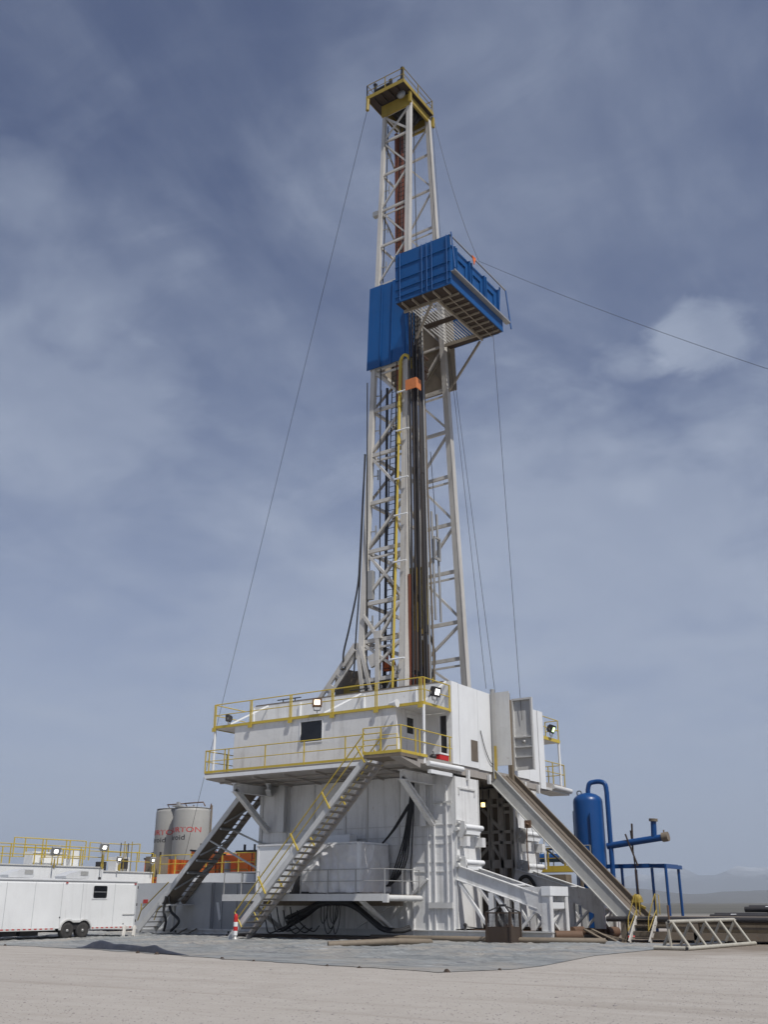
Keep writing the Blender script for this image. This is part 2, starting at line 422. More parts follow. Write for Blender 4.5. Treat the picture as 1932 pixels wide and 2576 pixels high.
# ================================================================== LINER
def liner():
    # outline of the near (front) edge, left to right, then the sheet runs back under the rig
    front = [(-26, -12.2), (-13.0, -14.0), (-8.6, -14.5), (-4.2, -15.3), (-.2, -16.5), (4.3, -17.6), (8, -18.3), (10.3, -18.8), (11.3, -17.0), (11.2, -15.2), (10.6, -11), (10.2, -8.9), (10.4, -5.5), (10.6, -4)]
    def fy(x):
        for a, b in zip(front, front[1:]):
            if a[0] <= x <= b[0]: return a[1] + (b[1] - a[1]) * (x - a[0]) / max(1e-6, b[0] - a[0])
        return front[-1][1]
    nx, ny = 420, 170; mb = MB()
    for j in range(ny):
        t = (j / (ny - 1)) ** 1.15
        for i in range(nx):
            u = i / (nx - 1); x0 = -26 + 37.2 * u
            yf = fy(min(x0, 10.3)) if x0 < 10.3 else -18.8 + (x0 - 10.3) * 2.2
            y = yf + (1.2 - yf) * t
            xr = 11.25 if y < -15 else 11.25 - 1.05 * min(1, (y + 15) / 6.)
            x = -26 + (xr + 26) * u
            w = .22 * noise.noise(V((x * .9, 3.3, 0))) + .07 * noise.noise(V((x * 3.1, 7.3, 0)))
            y += w * (1 - t) ** 3 * 1.5
            ed = .75 * min(1, .03 + t * 3.2) * min(1, .05 + max(0, xr - x) * .7)
            z = .012 + ed * .03 * max(0, noise.fractal(V((x * .8, y * 1.3, 0)), .8, 2.2, 5) + .35)
            rg = abs(noise.noise(V((x * .33 + y * .12, y * .95 + noise.noise(V((x * .4, y * .4, 5))) * 1.2, 2.))))
            z += ed * .10 * max(0, 1 - rg / .12) * (.5 + .5 * noise.noise(V((x * .5, y * .5, 9))))
            rg = abs(noise.noise(V((x * 1.1 - y * .3, y * .8, 12.))))
            z += ed * .05 * max(0, 1 - rg / .16)
            rg = abs(noise.noise(V((x * 2.3 + y * .9, y * 1.7, 22.))))
            z += ed * .03 * max(0, 1 - rg / .2)
            mb.v.append((x, y, z))
    mb.f = [(j * nx + i, j * nx + i + 1, (j + 1) * nx + i + 1, (j + 1) * nx + i) for j in range(ny - 1) for i in range(nx - 1)]
    mb.sm = [True] * len(mb.f)
    o = mb.build('ground_liner', LINER)
    tag(o, 'wrinkled grey plastic containment liner spread on the ground before the rig', 'liner')
    # rucked liner fold at the left, its shadow side put into the colour
    mb = MB(); n = 40; m = 9
    for i in range(n):
        t = i / (n - 1)
        x = -8.3 + 7.6 * t; y = -14.15 - 1.75 * t + .25 * math.sin(5 * t)
        h = .17 * min(1, t / .12) ** 1.5 * min(1, (1 - t) / .25) + .10 * math.exp(-((t - .2) / .07) ** 2) + .05 * math.exp(-((t - .72) / .06) ** 2) + .03 * noise.noise(V((t * 9, 1, 1))) + .01
        for k in range(m):
            s = -1 + 2 * k / (m - 1)
            jit = .04 * noise.noise(V((x * 2, s * 2, 3)))
            mb.v.append((x - .2 * s, y + s * (.10 + .3 * h) + jit, .02 + h * (1 - s * s) ** 1.2 + jit * .5))
    mb.f = [(i * m + k, (i + 1) * m + k, (i + 1) * m + k + 1, i * m + k + 1) for i in range(n - 1) for k in range(m - 1)]
    mb.sm = [True] * len(mb.f)
    lm = paint('shade_toned_liner_fold', (.05, .055, .075), rust=0, dirt_amt=.4, dirt=(.2, .18, .15), rough=.6)
    tag(mb.build('liner_fold', lm, None, (-4.5, -15, 0)), 'rucked fold of liner toned dark for shade, lying in front of the trailer', 'liner')
    # rolled liner edges (berms)
    def berm(pts, r, label):
        o = MB().tube(smooth_pts(pts, 5), r, 9).build('berm_roll', BRWN, None, pts[0])
        for v_ in o.data.vertices: v_.co.z *= .8
        tag(o, label, 'berm', 'rolled liner berms at the foot of the rig')
    berm([(-3.8, -1.2, .13), (-1.5, -1.3, .12), (.2, -1.35, .14), (2.6, -1.25, .13), (5.0, -1.0, .14), (7.0, -.2, .13)], .16, 'long brown liner berm running along the rig base beam')
    berm([(-.7, -8.6, .1), (.2, -7.6, .16), (.9, -6.4, .2), (1.1, -5.2, .15), (1.0, -4.0, .1)], .16, 'short brown liner berm lying loose on the liner')
liner()
rnd = random.Random(11)
for k, (x, y) in enumerate(((-12.4, -14.25), (-3.4, -15.7), (-2.2, -16.0), (1.6, -17.0), (3.2, -17.4), (6.4, -18.1), (7.6, -18.3), (10.4, -18.55), (11.1, -17.1))):
    m = MB(); s_ = .04 + .04 * rnd.random()
    m.add([(x + s_ * 1.6 * math.cos(a_ * 1.05) * rnd.uniform(.7, 1.2), y + s_ * math.sin(a_ * 1.05) * rnd.uniform(.7, 1.2), .0) for a_ in range(6)] + [(x + s_ * math.cos(a_ * 1.05) * .6, y + s_ * math.sin(a_ * 1.05) * .5, s_ * rnd.uniform(.7, 1.1)) for a_ in range(6)],
          [(a_, (a_ + 1) % 6, 6 + (a_ + 1) % 6, 6 + a_) for a_ in range(6)] + [(6, 7, 8, 9, 10, 11)])
    tag(m.build('clod', DARKR, None, (x, y, 0)), 'small dark clod of earth lying on the front edge of the liner', 'clod', 'dark clods along the liner edge')

# ================================================================== SUBSTRUCTURE
YB = 8.6          # far side of the substructure
def substructure():
    S = thing('rig_substructure', (0, 0, 0), 'white steel box substructure carrying the drill floor, with two front support towers', 'substructure')
    # near side wall with seams, ribs and bands
    mb = MB(); mb.box(-11.65, -.105, .0, .12, .45, 7.2); mb.build('side_wall', WHITE, S)
    mb = MB()
    for x, w in ((-11.6, .1), (-9.9, .05), (-8.15, .05), (-6.2, .05), (-4.9, .05), (-3.05, .05)):
        mb.box(x - w, x + w, -.045, -.003, .45, 7.18)
    mb.build('wall_rib', GREYW, S)
    for x, z0, z1 in ((-2.62, .0, 4.5), (-2.25, .0, 5.3), (-1.42, .0, 5.5), (-1.08, .0, 7.15), (-.42, .45, 6.7), (-.14, .45, 4.6)):
        m = MB(); m.box(x - .035, x + .035, -.085, -.003, z0, z1); m.build('stiffener', WHITE, S)
    mb = MB()
    for z in (4.95, 4.45, 4.1, 3.3, 2.9):
        mb.box(-11.6, -.12, -.035, -.004, z - .018, z + .018)
    mb.box(-1.1, -.1, -.12, -.05, 5.9, 5.98); mb.box(-1.4, -.15, -.15, -.06, 1.35, 1.6)
    mb.build('wall_band', GREYW, S)
    m = MB(); m.bar((-3.5, -.1, .9), (-1.45, -.1, 2.6), .1, .14, (0, 1, 0)); m.build('wall_brace', GREYW, S)
    m = MB(); m.bar((-5.0, -.6, .55), (-2.7, -.6, 1.7), .1, .1, (0, 1, 0)); m.build('wall_brace', GREYW, S)
    # big corner columns under the walkway
    m = MB(); m.ibeam((-9.9, -.28, 4.9), (-9.9, -.28, 7.2), .4, .5, .05, (0, 1, 0)); m.build('column', GREYW, S)
    m = MB(); m.ibeam((-1.55, -.16, 4.9), (-1.55, -.16, 7.2), .32, .26, .04, (0, 1, 0)); m.build('column', WHITE, S)
    # front towers
    for y0, y1 in ((0.0, 2.28), (6.28, YB)):
        t = MB()
        t.box(-.1, .0, y0 + (.12 if y0 == 0 else 0) * 0, y1, .5, 7.1)
        o = t.build('front_panel', WHITE, S)
        k = MB()
        for z in (4.55, 3.05): k.box(.003, .03, y0 + .04, y1 - .04, z - .02, z + .02)
        k.box(.003, .045, y0 + .0, y0 + .07, .5, 7.1); k.box(.003, .045, y1 - .07, y1, .5, 7.1)
        k.box(.003, .05, y0 + .35, y1 - .35, 6.55, 6.62); k.box(.003, .05, y0 + .35, y0 + .43, 6.3, 6.54); k.box(.003, .05, y1 - .43, y1 - .35, 6.3, 6.54)
        k.build('panel_trim', GREYW, o)
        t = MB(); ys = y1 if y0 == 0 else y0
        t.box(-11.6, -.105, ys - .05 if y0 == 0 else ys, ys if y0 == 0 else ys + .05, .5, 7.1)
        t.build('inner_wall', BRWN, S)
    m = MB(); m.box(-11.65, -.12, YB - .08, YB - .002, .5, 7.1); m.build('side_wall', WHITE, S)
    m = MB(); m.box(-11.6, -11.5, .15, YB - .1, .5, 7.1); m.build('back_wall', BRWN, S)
    # structure seen in the dark opening
    def part(name, mtl, f):
        m = MB(); f(m); m.build(name, mtl, S)
    for x, w in ((-.14, .22), (-.78, .30), (-1.42, .20), (-2.5, .25)):
        part('inner_column', MASTW, lambda m: m.ibeam((x, 6.1, .45), (x, 6.1, 7.1), .26, w, .04, (1, 0, 0)))
    for z, h in ((6.85, .5), (6.25, .16), (4.95, .14), (4.42, .14), (3.4, .40), (2.0, .2)):
        part('inner_beam', MASTW, lambda m: m.bar((-4.5, 6.16, z), (-.05, 6.16, z), .16, h))
    for a_, b_ in (((-1.9, 6.14, 6.1), (-.9, 6.14, 5.1)), ((-1.35, 6.14, 4.3), (-.85, 6.14, 3.6)), ((-2.4, 6.14, 3.5), (-1.5, 6.14, 4.3)), ((-.7, 6.14, 5.9), (-.2, 6.14, 5.9))):
        part('inner_brace', MASTW, lambda m: m.bar(a_, b_, .12, .14))
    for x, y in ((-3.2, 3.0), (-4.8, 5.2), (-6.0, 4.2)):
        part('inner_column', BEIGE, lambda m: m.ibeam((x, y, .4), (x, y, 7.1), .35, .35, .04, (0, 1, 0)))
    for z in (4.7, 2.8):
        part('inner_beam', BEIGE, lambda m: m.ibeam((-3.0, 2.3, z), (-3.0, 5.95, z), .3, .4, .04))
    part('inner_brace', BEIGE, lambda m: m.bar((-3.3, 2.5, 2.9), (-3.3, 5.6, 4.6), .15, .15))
    # hinge rollers with end plates across the towers
    for y0, y1 in ((-.12, 1.95), (6.15, 8.35)):
        for z in (4.84, 3.3):
            m = MB()
            m.tube([(.32, y0 + .42, z), (.32, y1, z)], .12, 14)
            m.prism([(.1, y0 + .55, z - .14), (.1, y1 - .1, z - .14), (.1, y1 - .35, z - .32), (.1, y0 + .55, z - .32)], (.26, 0, 0))
            r = m.build('hinge_roller', CLEAN, S)
            m = MB(); m.prism([(.45, y0 + .18, z + .22), (.05, y0 + .18, z + .3), (.0, y0 + .18, z - .4), (.3, y0 + .18, z - .5), (.5, y0 + .18, z - .12)], (0, .1, 0))
            m.box(.03, .3, y0 + .28, y0 + .8, z - .08, z + .2)
            m.tube([(.12, y0 - .02, z - .12), (.12, y0 + .17, z - .12)], .1, 10); m.tube([(.2, y0 + .0, z + .16), (.2, y0 + .17, z + .16)], .07, 10)
            m.build('hinge_plate', GREYW, r)
        for yy in (y0 + .45, y1 - .15):
            m = MB(); m.box(.003, .42, yy, yy + .3, 4.0, 4.42); m.build('hinge_block', WHITE, S)
    # base beams (skids)
    for ya, yb, x1, mt in ((-.05, .35, 4.62, GREYW), (1.3, 1.65, 4.5, RUST), (5.5, 5.8, 4.62, RUST), (7.2, 7.5, 4.5, RUST), (YB - .2, YB + .1, 0, GREYW)):
        m = MB(); m.box(-11.9, x1, ya, yb, .06, .40); m.box(-11.9, x1 + .02, ya - .08, yb + .05, .405, .45)
        m.build('base_beam', mt, S)
    m = MB(); m.tube([(4.62, .15, .3), (5.5, .9, .3)], .2, 10); m.build('skid_nose', RUST, S)
    m = MB(); m.tube([(4.5, 5.9, .3), (4.5, 7.2, .3)], .24, 10); m.build('skid_nose', RUST, S)
    m = MB(); m.tube([(4.6, 1.9, .42), (4.5, 3.2, .42)], .2, 10); m.build('skid_nose', RUST, S)
    m = MB(); m.box(-11.5, 4.2, .45, 7.4, .02, .2); m.build('timber_mat', WOOD, S)
    m = MB(); m.box(-11.6, -2.2, -2.3, -.16, .02, .16); m.build('timber_mat', DARKR, S)  # dark mat added to cut light bouncing up under the platform
    # struts and portal frames before each tower
    for y0, dk in ((0.0, WHITE), (5.62, WHITE)):
        y1 = y0 + 1.62
        for y in (y0 + .06, y1 - .06):
            m = MB(); m.ibeam((.05, y, 2.85), (4.05, y, 1.62), .22, .62, .035); m.build('strut_beam', dk, S)
            for x in (1.75, 3.0):
                zt = 2.85 - (x - .05) * .3075 - .33
                m = MB(); m.ibeam((x, y, .45), (x, y, zt), .24, .24, .03, (0, 1, 0)); m.build('strut_post', dk, S)
            m = MB(); m.bar((.12, y, 2.45), (1.6, y, .5), .12, .16, (0, 1, 0)); m.build('strut_brace', dk, S)
            m = MB(); m.bar((1.9, y, 1.95), (2.95, y, .5), .12, .16, (0, 1, 0)); m.build('strut_brace', dk, S)
            m = MB(); m.bar((3.1, y, .55), (3.95, y, 1.35), .1, .13, (0, 1, 0)); m.build('strut_brace', dk, S)
        m = MB(); m.box(2.55, 2.7, y0 + .18, y1 - .18, 2.3, 2.36); m.build('cross_plate', dk, S)
        # portal
        for y in (y0 - .03, y1 - .09):
            m = MB(); m.prism([(3.3, y, 2.22), (4.55, y, 2.22), (4.55, y, .46), (4.12, y, .46), (4.12, y, 1.1), (3.55, y, 1.35)], (0, .12, 0))
            m.box(4.555, 4.60, y - .06, y + .2, .46, 1.86)
            m.build('portal_post', dk, S)
        m = MB(); m.box(4.2, 4.62, y0 - .1, y1 + .12, 1.865, 2.24); m.build('portal_head', CLEAN, S)
        m = MB(); m.tube([(4.35, y0 + .12, 1.42), (4.35, y1 - .12, 1.42)], .15, 14); m.box(4.3, 4.52, y0 + .12, y1 - .12, 1.35, 1.6)
        m.build('portal_roller', CLEAN, S)
        m = MB(); m.bar((4.3, y0 + .1, .5), (4.3, y1 - .2, 1.25), .1, .14, (1, 0, 0)); m.bar((4.18, y1 - .15, .5), (4.18, y0 + .2, 1.25), .1, .14, (1, 0, 0))
        m.build('portal_brace', GREYW, S)
        m = MB(); m.tube([(4.4, y0 + .75, 1.9), (4.46, y0 + .85, 1.75), (4.4, y0 + 1.0, 1.72)], .05, 8); m.build('pin', GALV, S)
    # brackets that carry the walkway
    for x, yt in ((-1.1, -2.9), (-11.05, -2.9)):
        m = MB(); m.ibeam((x, -.05, 6.95), (x, yt, 6.95), .28, .45, .04); m.build('bracket_beam', WHITE, S)
        m = MB(); m.ibeam((x, -.1, 5.0), (x, yt + .15, 6.85), .26, .26, .04); m.build('bracket_strut', WHITE, S)
    m = MB(); m.ibeam((-11.05, -.1, 6.9), (-9.4, -2.2, 6.95), .25, .35, .04); m.build('bracket_strut', GREYW, S)
    return S
substructure()

# ================================================================== DRILL FLOOR
ZF = 7.7          # floor
ZU = 10.1         # upper deck
def drill_floor():
    D = thing('drill_floor', (0, 0, 7.2), 'white drill floor with doghouse, wind walls and two tiers of yellow railings', 'drill floor')
    # deck: tapered slab, deeper over the tower
    m = MB()
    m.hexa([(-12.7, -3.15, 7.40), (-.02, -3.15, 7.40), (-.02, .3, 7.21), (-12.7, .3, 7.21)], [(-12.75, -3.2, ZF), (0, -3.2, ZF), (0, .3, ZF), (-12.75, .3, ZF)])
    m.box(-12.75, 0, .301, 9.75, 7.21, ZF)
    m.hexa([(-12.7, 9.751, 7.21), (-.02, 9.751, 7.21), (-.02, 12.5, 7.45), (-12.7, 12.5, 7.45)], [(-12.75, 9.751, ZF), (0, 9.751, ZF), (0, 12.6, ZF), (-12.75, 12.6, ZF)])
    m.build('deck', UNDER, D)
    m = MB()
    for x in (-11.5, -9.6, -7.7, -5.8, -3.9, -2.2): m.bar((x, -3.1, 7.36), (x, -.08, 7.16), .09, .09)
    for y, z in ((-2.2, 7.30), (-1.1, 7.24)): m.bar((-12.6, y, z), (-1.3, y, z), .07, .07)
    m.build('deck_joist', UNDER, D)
    m = MB(); m.box(-12.76, -1.95, -3.235, -3.205, 7.45, 7.62); m.build('deck_edge', CLEAN, D)
    m = MB(); m.box(-1.9, .06, -4.62, -3.24, 7.52, 7.66); m.build('landing', BRWN, D)
    m = MB(); m.hexa([(-.5, -4.55, 7.46), (.04, -4.55, 7.46), (.04, -3.0, 7.16), (-.5, -3.0, 7.16)], [(-.5, -4.6, 7.515), (.06, -4.6, 7.515), (.06, -3.0, 7.38), (-.5, -3.0, 7.38)])
    m.build('landing_bracket', UNDER, D)
    m = MB(); m.tube([(.08, -2.4, 7.42), (.08, .7, 7.45)], .12, 12); m.box(-.02, .16, -2.3, -.4, 7.0, 7.16); m.build('edge_roller', CLEAN, D)
    m = MB(); m.tube([(.08, 10.6, 7.5), (.08, 13.0, 7.45)], .14, 12); m.prism([(-.9, 9.8, 7.44), (0.05, 9.8, 7.44), (0.05, 12.9, 7.34), (-.9, 12.3, 7.3)], (0, 0, -.12)); m.build('edge_roller', GREYW, D)
    for y in (1.0, 3.1, 7.0, 8.6):
        m = MB(); m.prism([(.02, y + .1, 7.45), (.02, y + .28, 7.45), (.02, y + .25, 7.0), (.02, y + .13, 7.0)], (.14, 0, 0)); m.build('floor_lug', WHITE, D)
    # toe boards
    m = MB()
    m.box(-12.78, -1.95, -3.23, -3.2, 7.71, 7.82); m.box(-12.8, -12.77, -3.2, -.2, 7.71, 7.82)
    m.box(-1.9, .06, -4.63, -4.6, 7.665, 7.79); m.box(.03, .06, -4.6, -2.4, 7.665, 7.79); m.box(-1.92, -1.89, -4.6, -4.45, 7.66, 7.84)
    m.box(-12.86, .02, -2.66, -2.61, 10.04, 10.17); m.box(-.02, .02, -2.61, -.16, 10.05, 10.17); m.box(-12.9, -12.86, -2.6, -.2, 10.0, 10.16)
    m.box(-.02, .02, 9.76, 12.1, 10.02, 10.2)
    m.build('toe_board', YEL, D)
    # doghouse: box with a window in the long side and one in the end
    m = MB()
    y = -2.58
    m.box(-11.45, -7.12, y, y + .08, ZF, ZU - .06); m.box(-5.8, -1.5, y, y + .08, ZF, ZU - .06)
    m.box(-7.119, -5.801, y, y + .08, ZF, 8.88); m.box(-7.119, -5.801, y, y + .08, 9.86, ZU - .06)
    m.box(-1.58, -1.5, y + .081, -1.66, ZF, ZU - .06); m.box(-1.58, -1.5, -1.08, -.16, ZF, ZU - .06)
    m.box(-1.58, -1.5, -1.659, -1.081, ZF, 8.98); m.box(-1.58, -1.5, -1.659, -1.081, 9.72, ZU - .06)
    m.box(-11.45, -11.37, y + .081, -.16, ZF, ZU - .06)
    dog = m.build('doghouse', WHITE, D)
    w = MB(); w.box(-7.16, -5.76, y - .03, y - .003, 8.83, 8.88); w.box(-7.16, -5.76, y - .03, y - .003, 9.86, 9.91); w.box(-7.17, -7.12, y - .03, y - .003, 8.88, 9.86); w.box(-5.8, -5.75, y - .03, y - .003, 8.88, 9.86)
    w.build('window_frame', CLEAN, dog)
    w = MB(); w.box(-7.119, -5.801, y + .03, y + .05, 8.881, 9.859); w.build('window_pane', GLASS, dog)
    w = MB(); w.box(-1.55, -1.53, -1.658, -1.082, 8.981, 9.719); w.build('window_pane', GLASS, dog)
    w = MB(); w.box(-1.497, -1.485, -1.73, -1.70, ZF + .04, 9.9); w.box(-1.497, -1.485, -.95, -.92, ZF + .04, 9.9); w.box(-1.497, -1.485, -1.699, -.951, 9.87, 9.9); w.build('door_frame', GREYW, dog)
    # wind walls: side wall above and behind the upper deck, and the front walls
    m = MB()
    m.box(-12.5, -.62, -.15, -.02, ZF, 11.5); m.box(-.25, -.002, -.15, -.02, ZF, 11.5); m.box(-.619, -.251, -.15, -.02, 9.9, 11.5)
    ww = m.build('side_wind_wall', WHITE, D)
    w = MB(); w.box(-.619, -.251, -.06, -.03, ZF, 9.9); w.build('doorway_shade', DARK, ww)  # dark sheet stands for the shade inside the open door
    w = MB()
    for x in (-12.3, -9.1, -5.0, -1.9): w.box(x - .04, x + .04, -.24, -.151, ZU, 11.4)
    for x in (-11.3, -5.2): w.bar((x, -.2, 11.45), (x - .75, -2.4, 10.2), .07, .07)
    w.bar((-.2, -.2, 11.5), (-.15, -2.4, 10.2), .07, .07)
    w.build('wall_stay', CLEAN, ww)
    w = MB(); w.box(-12.2, -.4, -.16, -.01, 11.503, 11.56); w.build('wall_cap', BRWN, ww)
    m = MB(); m.box(-.1, .06, -.149, .5, ZF - .05, 11.52); m.box(-.1, .06, .54, 2.38, ZF - .05, 11.5); m.box(-.1, .06, 2.4, 3.78, ZF - .08, 11.5)
    fw = m.build('front_wind_wall', CLEAN, D)
    w = MB(); w.box(-.05, .02, .5, .54, ZF, 11.56); w.box(-.05, .03, 2.38, 2.4, ZF, 11.52); w.build('wall_seam', DARK, fw)
    w = MB(); w.box(.063, .075, 1.62, 2.28, 7.95, 8.95); w.build('plywood_patch', WOOD, fw)
    w = MB(); w.tube(smooth_pts([(.1, 2.55, 9.5), (.12, 2.9, 8.7), (.12, 3.4, 8.1), (.12, 3.8, 7.95)], 4), .02, 6); w.build('hanging_chain', DARK, fw)
    m = MB(); m.box(-.1, .06, 7.9, 9.1, ZF - .1, 11.45); m.box(-.1, .1, 9.14, 9.78, ZF - .4, 11.45); m.box(-.1, .06, 6.0, 7.88, ZF - .05, 10.6)
    fw = m.build('front_wind_wall', CLEAN, D)
    w = MB(); w.box(-.05, .03, 9.1, 9.14, ZF, 11.4); w.build('wall_seam', DARK, fw)
    # V-door: hinge pillar, two leaves swung out, centre post
    m = MB(); m.tube([(.12, 3.9, 7.3), (.12, 3.9, 8.9)], .12, 12); m.build('door_pillar', YELOLD, D)
    m = MB(); m.tube([(.12, 3.9, 8.905), (.12, 3.9, 11.5), (.12, 3.9, 11.75)], .11, 12); m.tube([(.16, 3.7, 7.3), (.16, 3.7, 11.6)], .035, 8); m.build('door_pillar', GALV, D)
    m = MB(); m.box(.2, 1.02, 3.95, 4.0, 7.93, 11.58); m.build('door_leaf', GREYW, D)
    m = MB(); m.box(-.02, .2, 5.62, 5.86, 7.3, 11.5); m.tube([(.1, 5.7, 11.5), (.1, 5.7, 11.85)], .09, 10); m.build('door_pillar', BRWN, D)
    m = MB(); m.box(.24, 1.34, 5.95, 6.0, 7.9, 11.52)
    lf = m.build('door_leaf', GREYW, D)
    w = MB()
    w.box(.21, .29, 5.82, 5.949, 7.88, 11.55); w.box(1.28, 1.37, 5.82, 5.949, 7.88, 11.55); w.box(.291, 1.279, 5.82, 5.949, 11.45, 11.55)
    for z in (8.55, 9.05, 9.55): w.box(.291, 1.279, 5.84, 5.949, z - .03, z + .03)
    w.build('leaf_frame', GREYW, lf)
    w = MB(); w.lathe((.8, 5.93, 9.3), [(.02, 0), (.1, -.02), (.1, -.06), (.02, -.08)], 12, 'Y'); w.build('leaf_wheel', GALV, lf)
    # brown sheet standing in for the shade in the V-door gap
    m = MB(); m.box(-1.6, -1.5, 3.3, 6.3, ZF, 11.2); m.build('vdoor_shade_sheet', BRWN, D)
    # upper deck and its supports
    m = MB(); m.box(-12.85, .0, -2.6, -.17, 10.035, 10.09); m.build('upper_deck', GREYW, D)
    m = MB(); m.box(-2.6, .0, 9.79, 12.1, 10.03, 10.1); m.build('upper_deck', GREYW, D)
    for x, y, z0 in ((-.02, -2.56, 7.4), (-12.82, -2.56, 7.6), (-.05, 12.05, 7.6)):
        m = MB(); m.tube([(x, y, z0), (x, y, 10.03)], .07, 10); m.build('corner_post', CLEAN, D)
    # railings
    up = [-12.79, -10.33, -7.73, -5.14, -2.58, -.12]
    r = railing(D, [(-12.85, -.25, ZU), (-12.85, -2.62, ZU), (0, -2.62, ZU), (0, -.2, ZU)], YEL, 1.18, .028, posts=[])
    for x in up:
        for k in (-.05, .05):
            m = MB(); m.box(x + k - .02, x + k + .02, -2.68, -2.63, ZU - .18, ZU + 1.18); m.build('post', YEL, r)
        m = MB(); m.box(x - .12, x + .12, -2.72, -2.681, ZU - .22, ZU - .02); m.build('post_foot', YEL, r)
    for y in (-2.5, -.24):
        m = MB(); m.box(-.03, .03, y - .03, y + .03, ZU - .1, ZU + 1.18); m.build('post', YEL, r)
    lo = [-12.75, -12.5, -11.45, -11.2, -8.79, -6.37, -3.93]
    railing(D, [(-12.78, -.3, ZF), (-12.78, -3.22, ZF), (-3.0, -3.22, ZF), (-1.95, -3.22, ZF)], YEL, 1.13, .026,
            posts=[(x, -3.22, ZF) for x in lo] + [(-1.95, -3.22, ZF), (-12.78, -1.6, ZF)])
    railing(D, [(-1.95, -4.6, ZF), (.05, -4.6, ZF), (.05, -.2, ZF)], YEL, 1.13, .026, posts=[(-1.95, -4.6, ZF), (-1.0, -4.6, ZF), (.05, -4.6, ZF), (.05, -3.4, ZF), (.05, -3.05, ZF), (.05, -.4, ZF)])
    railing(D, [(-.8, 12.0, ZU), (-.02, 12.0, ZU), (-.02, 9.85, ZU)], YEL, 1.18, .026, posts=[(-.02, 12.0, ZU), (-.02, 9.85, ZU), (-.8, 12.0, ZU)])
    railing(D, [(-2.0, 12.5, ZF), (-.02, 12.5, ZF), (-.02, 9.85, ZF)], YEL, 1.15, .026, posts=[(-.02, 12.5, ZF), (-1., 12.5, ZF), (-2.0, 12.5, ZF), (-.02, 11.0, ZF)])
    # handrails of stair gate on the landing
    m = MB(); m.tube([(-1.9, -3.3, 8.7), (-1.0, -3.3, 8.7), (-1.0, -3.3, 7.9)], .024, 6); m.tube([(-1.0, -3.3, 8.2), (-1.5, -3.3, 8.2), (-1.95, -3.3, 7.8)], .024, 6); m.build('gate_rail', YEL, D)
    # small antennas lying on the wall top
    m = MB(); m.tube([(-10.9, .1, 11.75), (-9.3, .1, 11.75)], .03, 6); m.tube([(-10.5, .1, 11.5), (-10.5, .1, 11.75)], .03, 6); m.tube([(-9.7, .1, 11.5), (-9.7, .1, 11.75)], .03, 6)
    m.tube([(-6.1, .1, 11.75), (-4.9, .1, 11.75)], .03, 6); m.tube([(-5.5, .1, 11.5), (-5.5, .1, 11.75)], .04, 6)
    m.build('wall_light_bracket', DARK, D)
    return D
drill_floor()

def floodlight(loc, aim, lens_m, label, size=.34, body_m=None, group='floodlights on the drill floor railings', lk=.56):
    """box floodlight on a yoke; aim: direction of the lens"""
    T = thing('floodlight', loc, label, 'floodlight', group)
    l = V(loc); a = V(aim).normalized(); s = V((0, 0, 1)).cross(a).normalized(); u = a.cross(s)
    c = l + V((0, 0, size * .95)); h = size / 2
    def q(d, k): return [c + a * d + s * (sx * k * 1.15) + u * (sy * k) for sx, sy in ((-1, -1), (1, -1), (1, 1), (-1, 1))]
    m = MB(); m.hexa(q(-h * .9, h * .45), q(-h * .2, h)); m.hexa(q(-h * .199, h), q(h * .75, h * 1.02)); m.build('lamp_housing', body_m or DARK, T)
    m = MB(); m.hexa(q(h * .755, h * lk), q(h * .80, h * lk)); m.build('lamp_lens', lens_m, T)
    m = MB()
    for k in (-1, 1): m.bar(c + s * k * h * 1.25, l + s * k * h * .7 + V((0, 0, .02)), .04, .04)
    m.bar(l - s * h * .8 + V((0, 0, .02)), l + s * h * .8 + V((0, 0, .02)), .05, .05); m.tube([l - V((0, 0, .12)), l], .03, 8); m.build('yoke', GALV, T)
    return T
floodlight((-11.9, -2.55, 10.2), (-.9, -.35, -.05), LAMPU, 'unlit black floodlight at the left end of the upper railing')
floodlight((-5.95, -2.82, 10.28), (.75, -1, .05), LAMPO, 'lit warm floodlight above the doghouse window', .40, RUST)
floodlight((.12, -1.8, 10.3), (1, -.12, -.22), LAMPW, 'lit white floodlight on the upper corner beside the front wind wall', .44)
floodlight((.12, 10.75, 10.25), (1, .1, -.45), LAMPG, 'lit greenish floodlight on the far right upper deck', .44)
T = thing('work_lamp', (-.6, 3.85, 6.0), 'small glowing lamp inside the dark substructure opening', 'lamp')
m = MB(); m.box(-.67, -.53, 3.78, 3.92, 6.0, 6.2); m.build('lamp_glass', LAMPY, T)
m = MB(); m.box(-.69, -.51, 3.76, 3.94, 6.21, 6.26); m.bar((-.6, 3.85, 6.26), (-.6, 3.85, 7.2), .03); m.build('lamp_hanger', DARK, T)
T = thing('horn_speaker', (-1.6, -2.8, 10.2), 'small white horn speaker above the doghouse corner', 'speaker')
m = MB(); m.lathe((-1.6, -2.95, 10.15), [(.02, -.1), (.07, .0), (.09, .15), (.19, .38), (.19, .4)], 14, 'X'); m.build('horn', CLEAN, T)
m = MB(); m.bar((-1.6, -2.95, 10.15), (-1.6, -2.66, 10.15), .04, .04); m.build('bracket', GALV, T)
T = thing('cool_box', (-.2, -.85, ZF), 'red cool box on the floor edge beside the front wind wall', 'cooler')
m = MB(); m.box(-.42, -.02, -1.2, -.4, 7.72, 7.96); m.build('box', RED, T)
m = MB(); m.box(-.44, 0, -1.22, -.38, 7.965, 8.04); m.build('lid', CLEAN, T)
T = thing('bag', (-.3, -1.35, ZF), 'dark bag lying beside the red cool box', 'bag')
m = MB(); m.lathe((-.25, -1.42, ZF + .02), [(.08, 0), (.17, .06), (.16, .16), (.06, .24)], 10); m.build('sack', DARK, T)
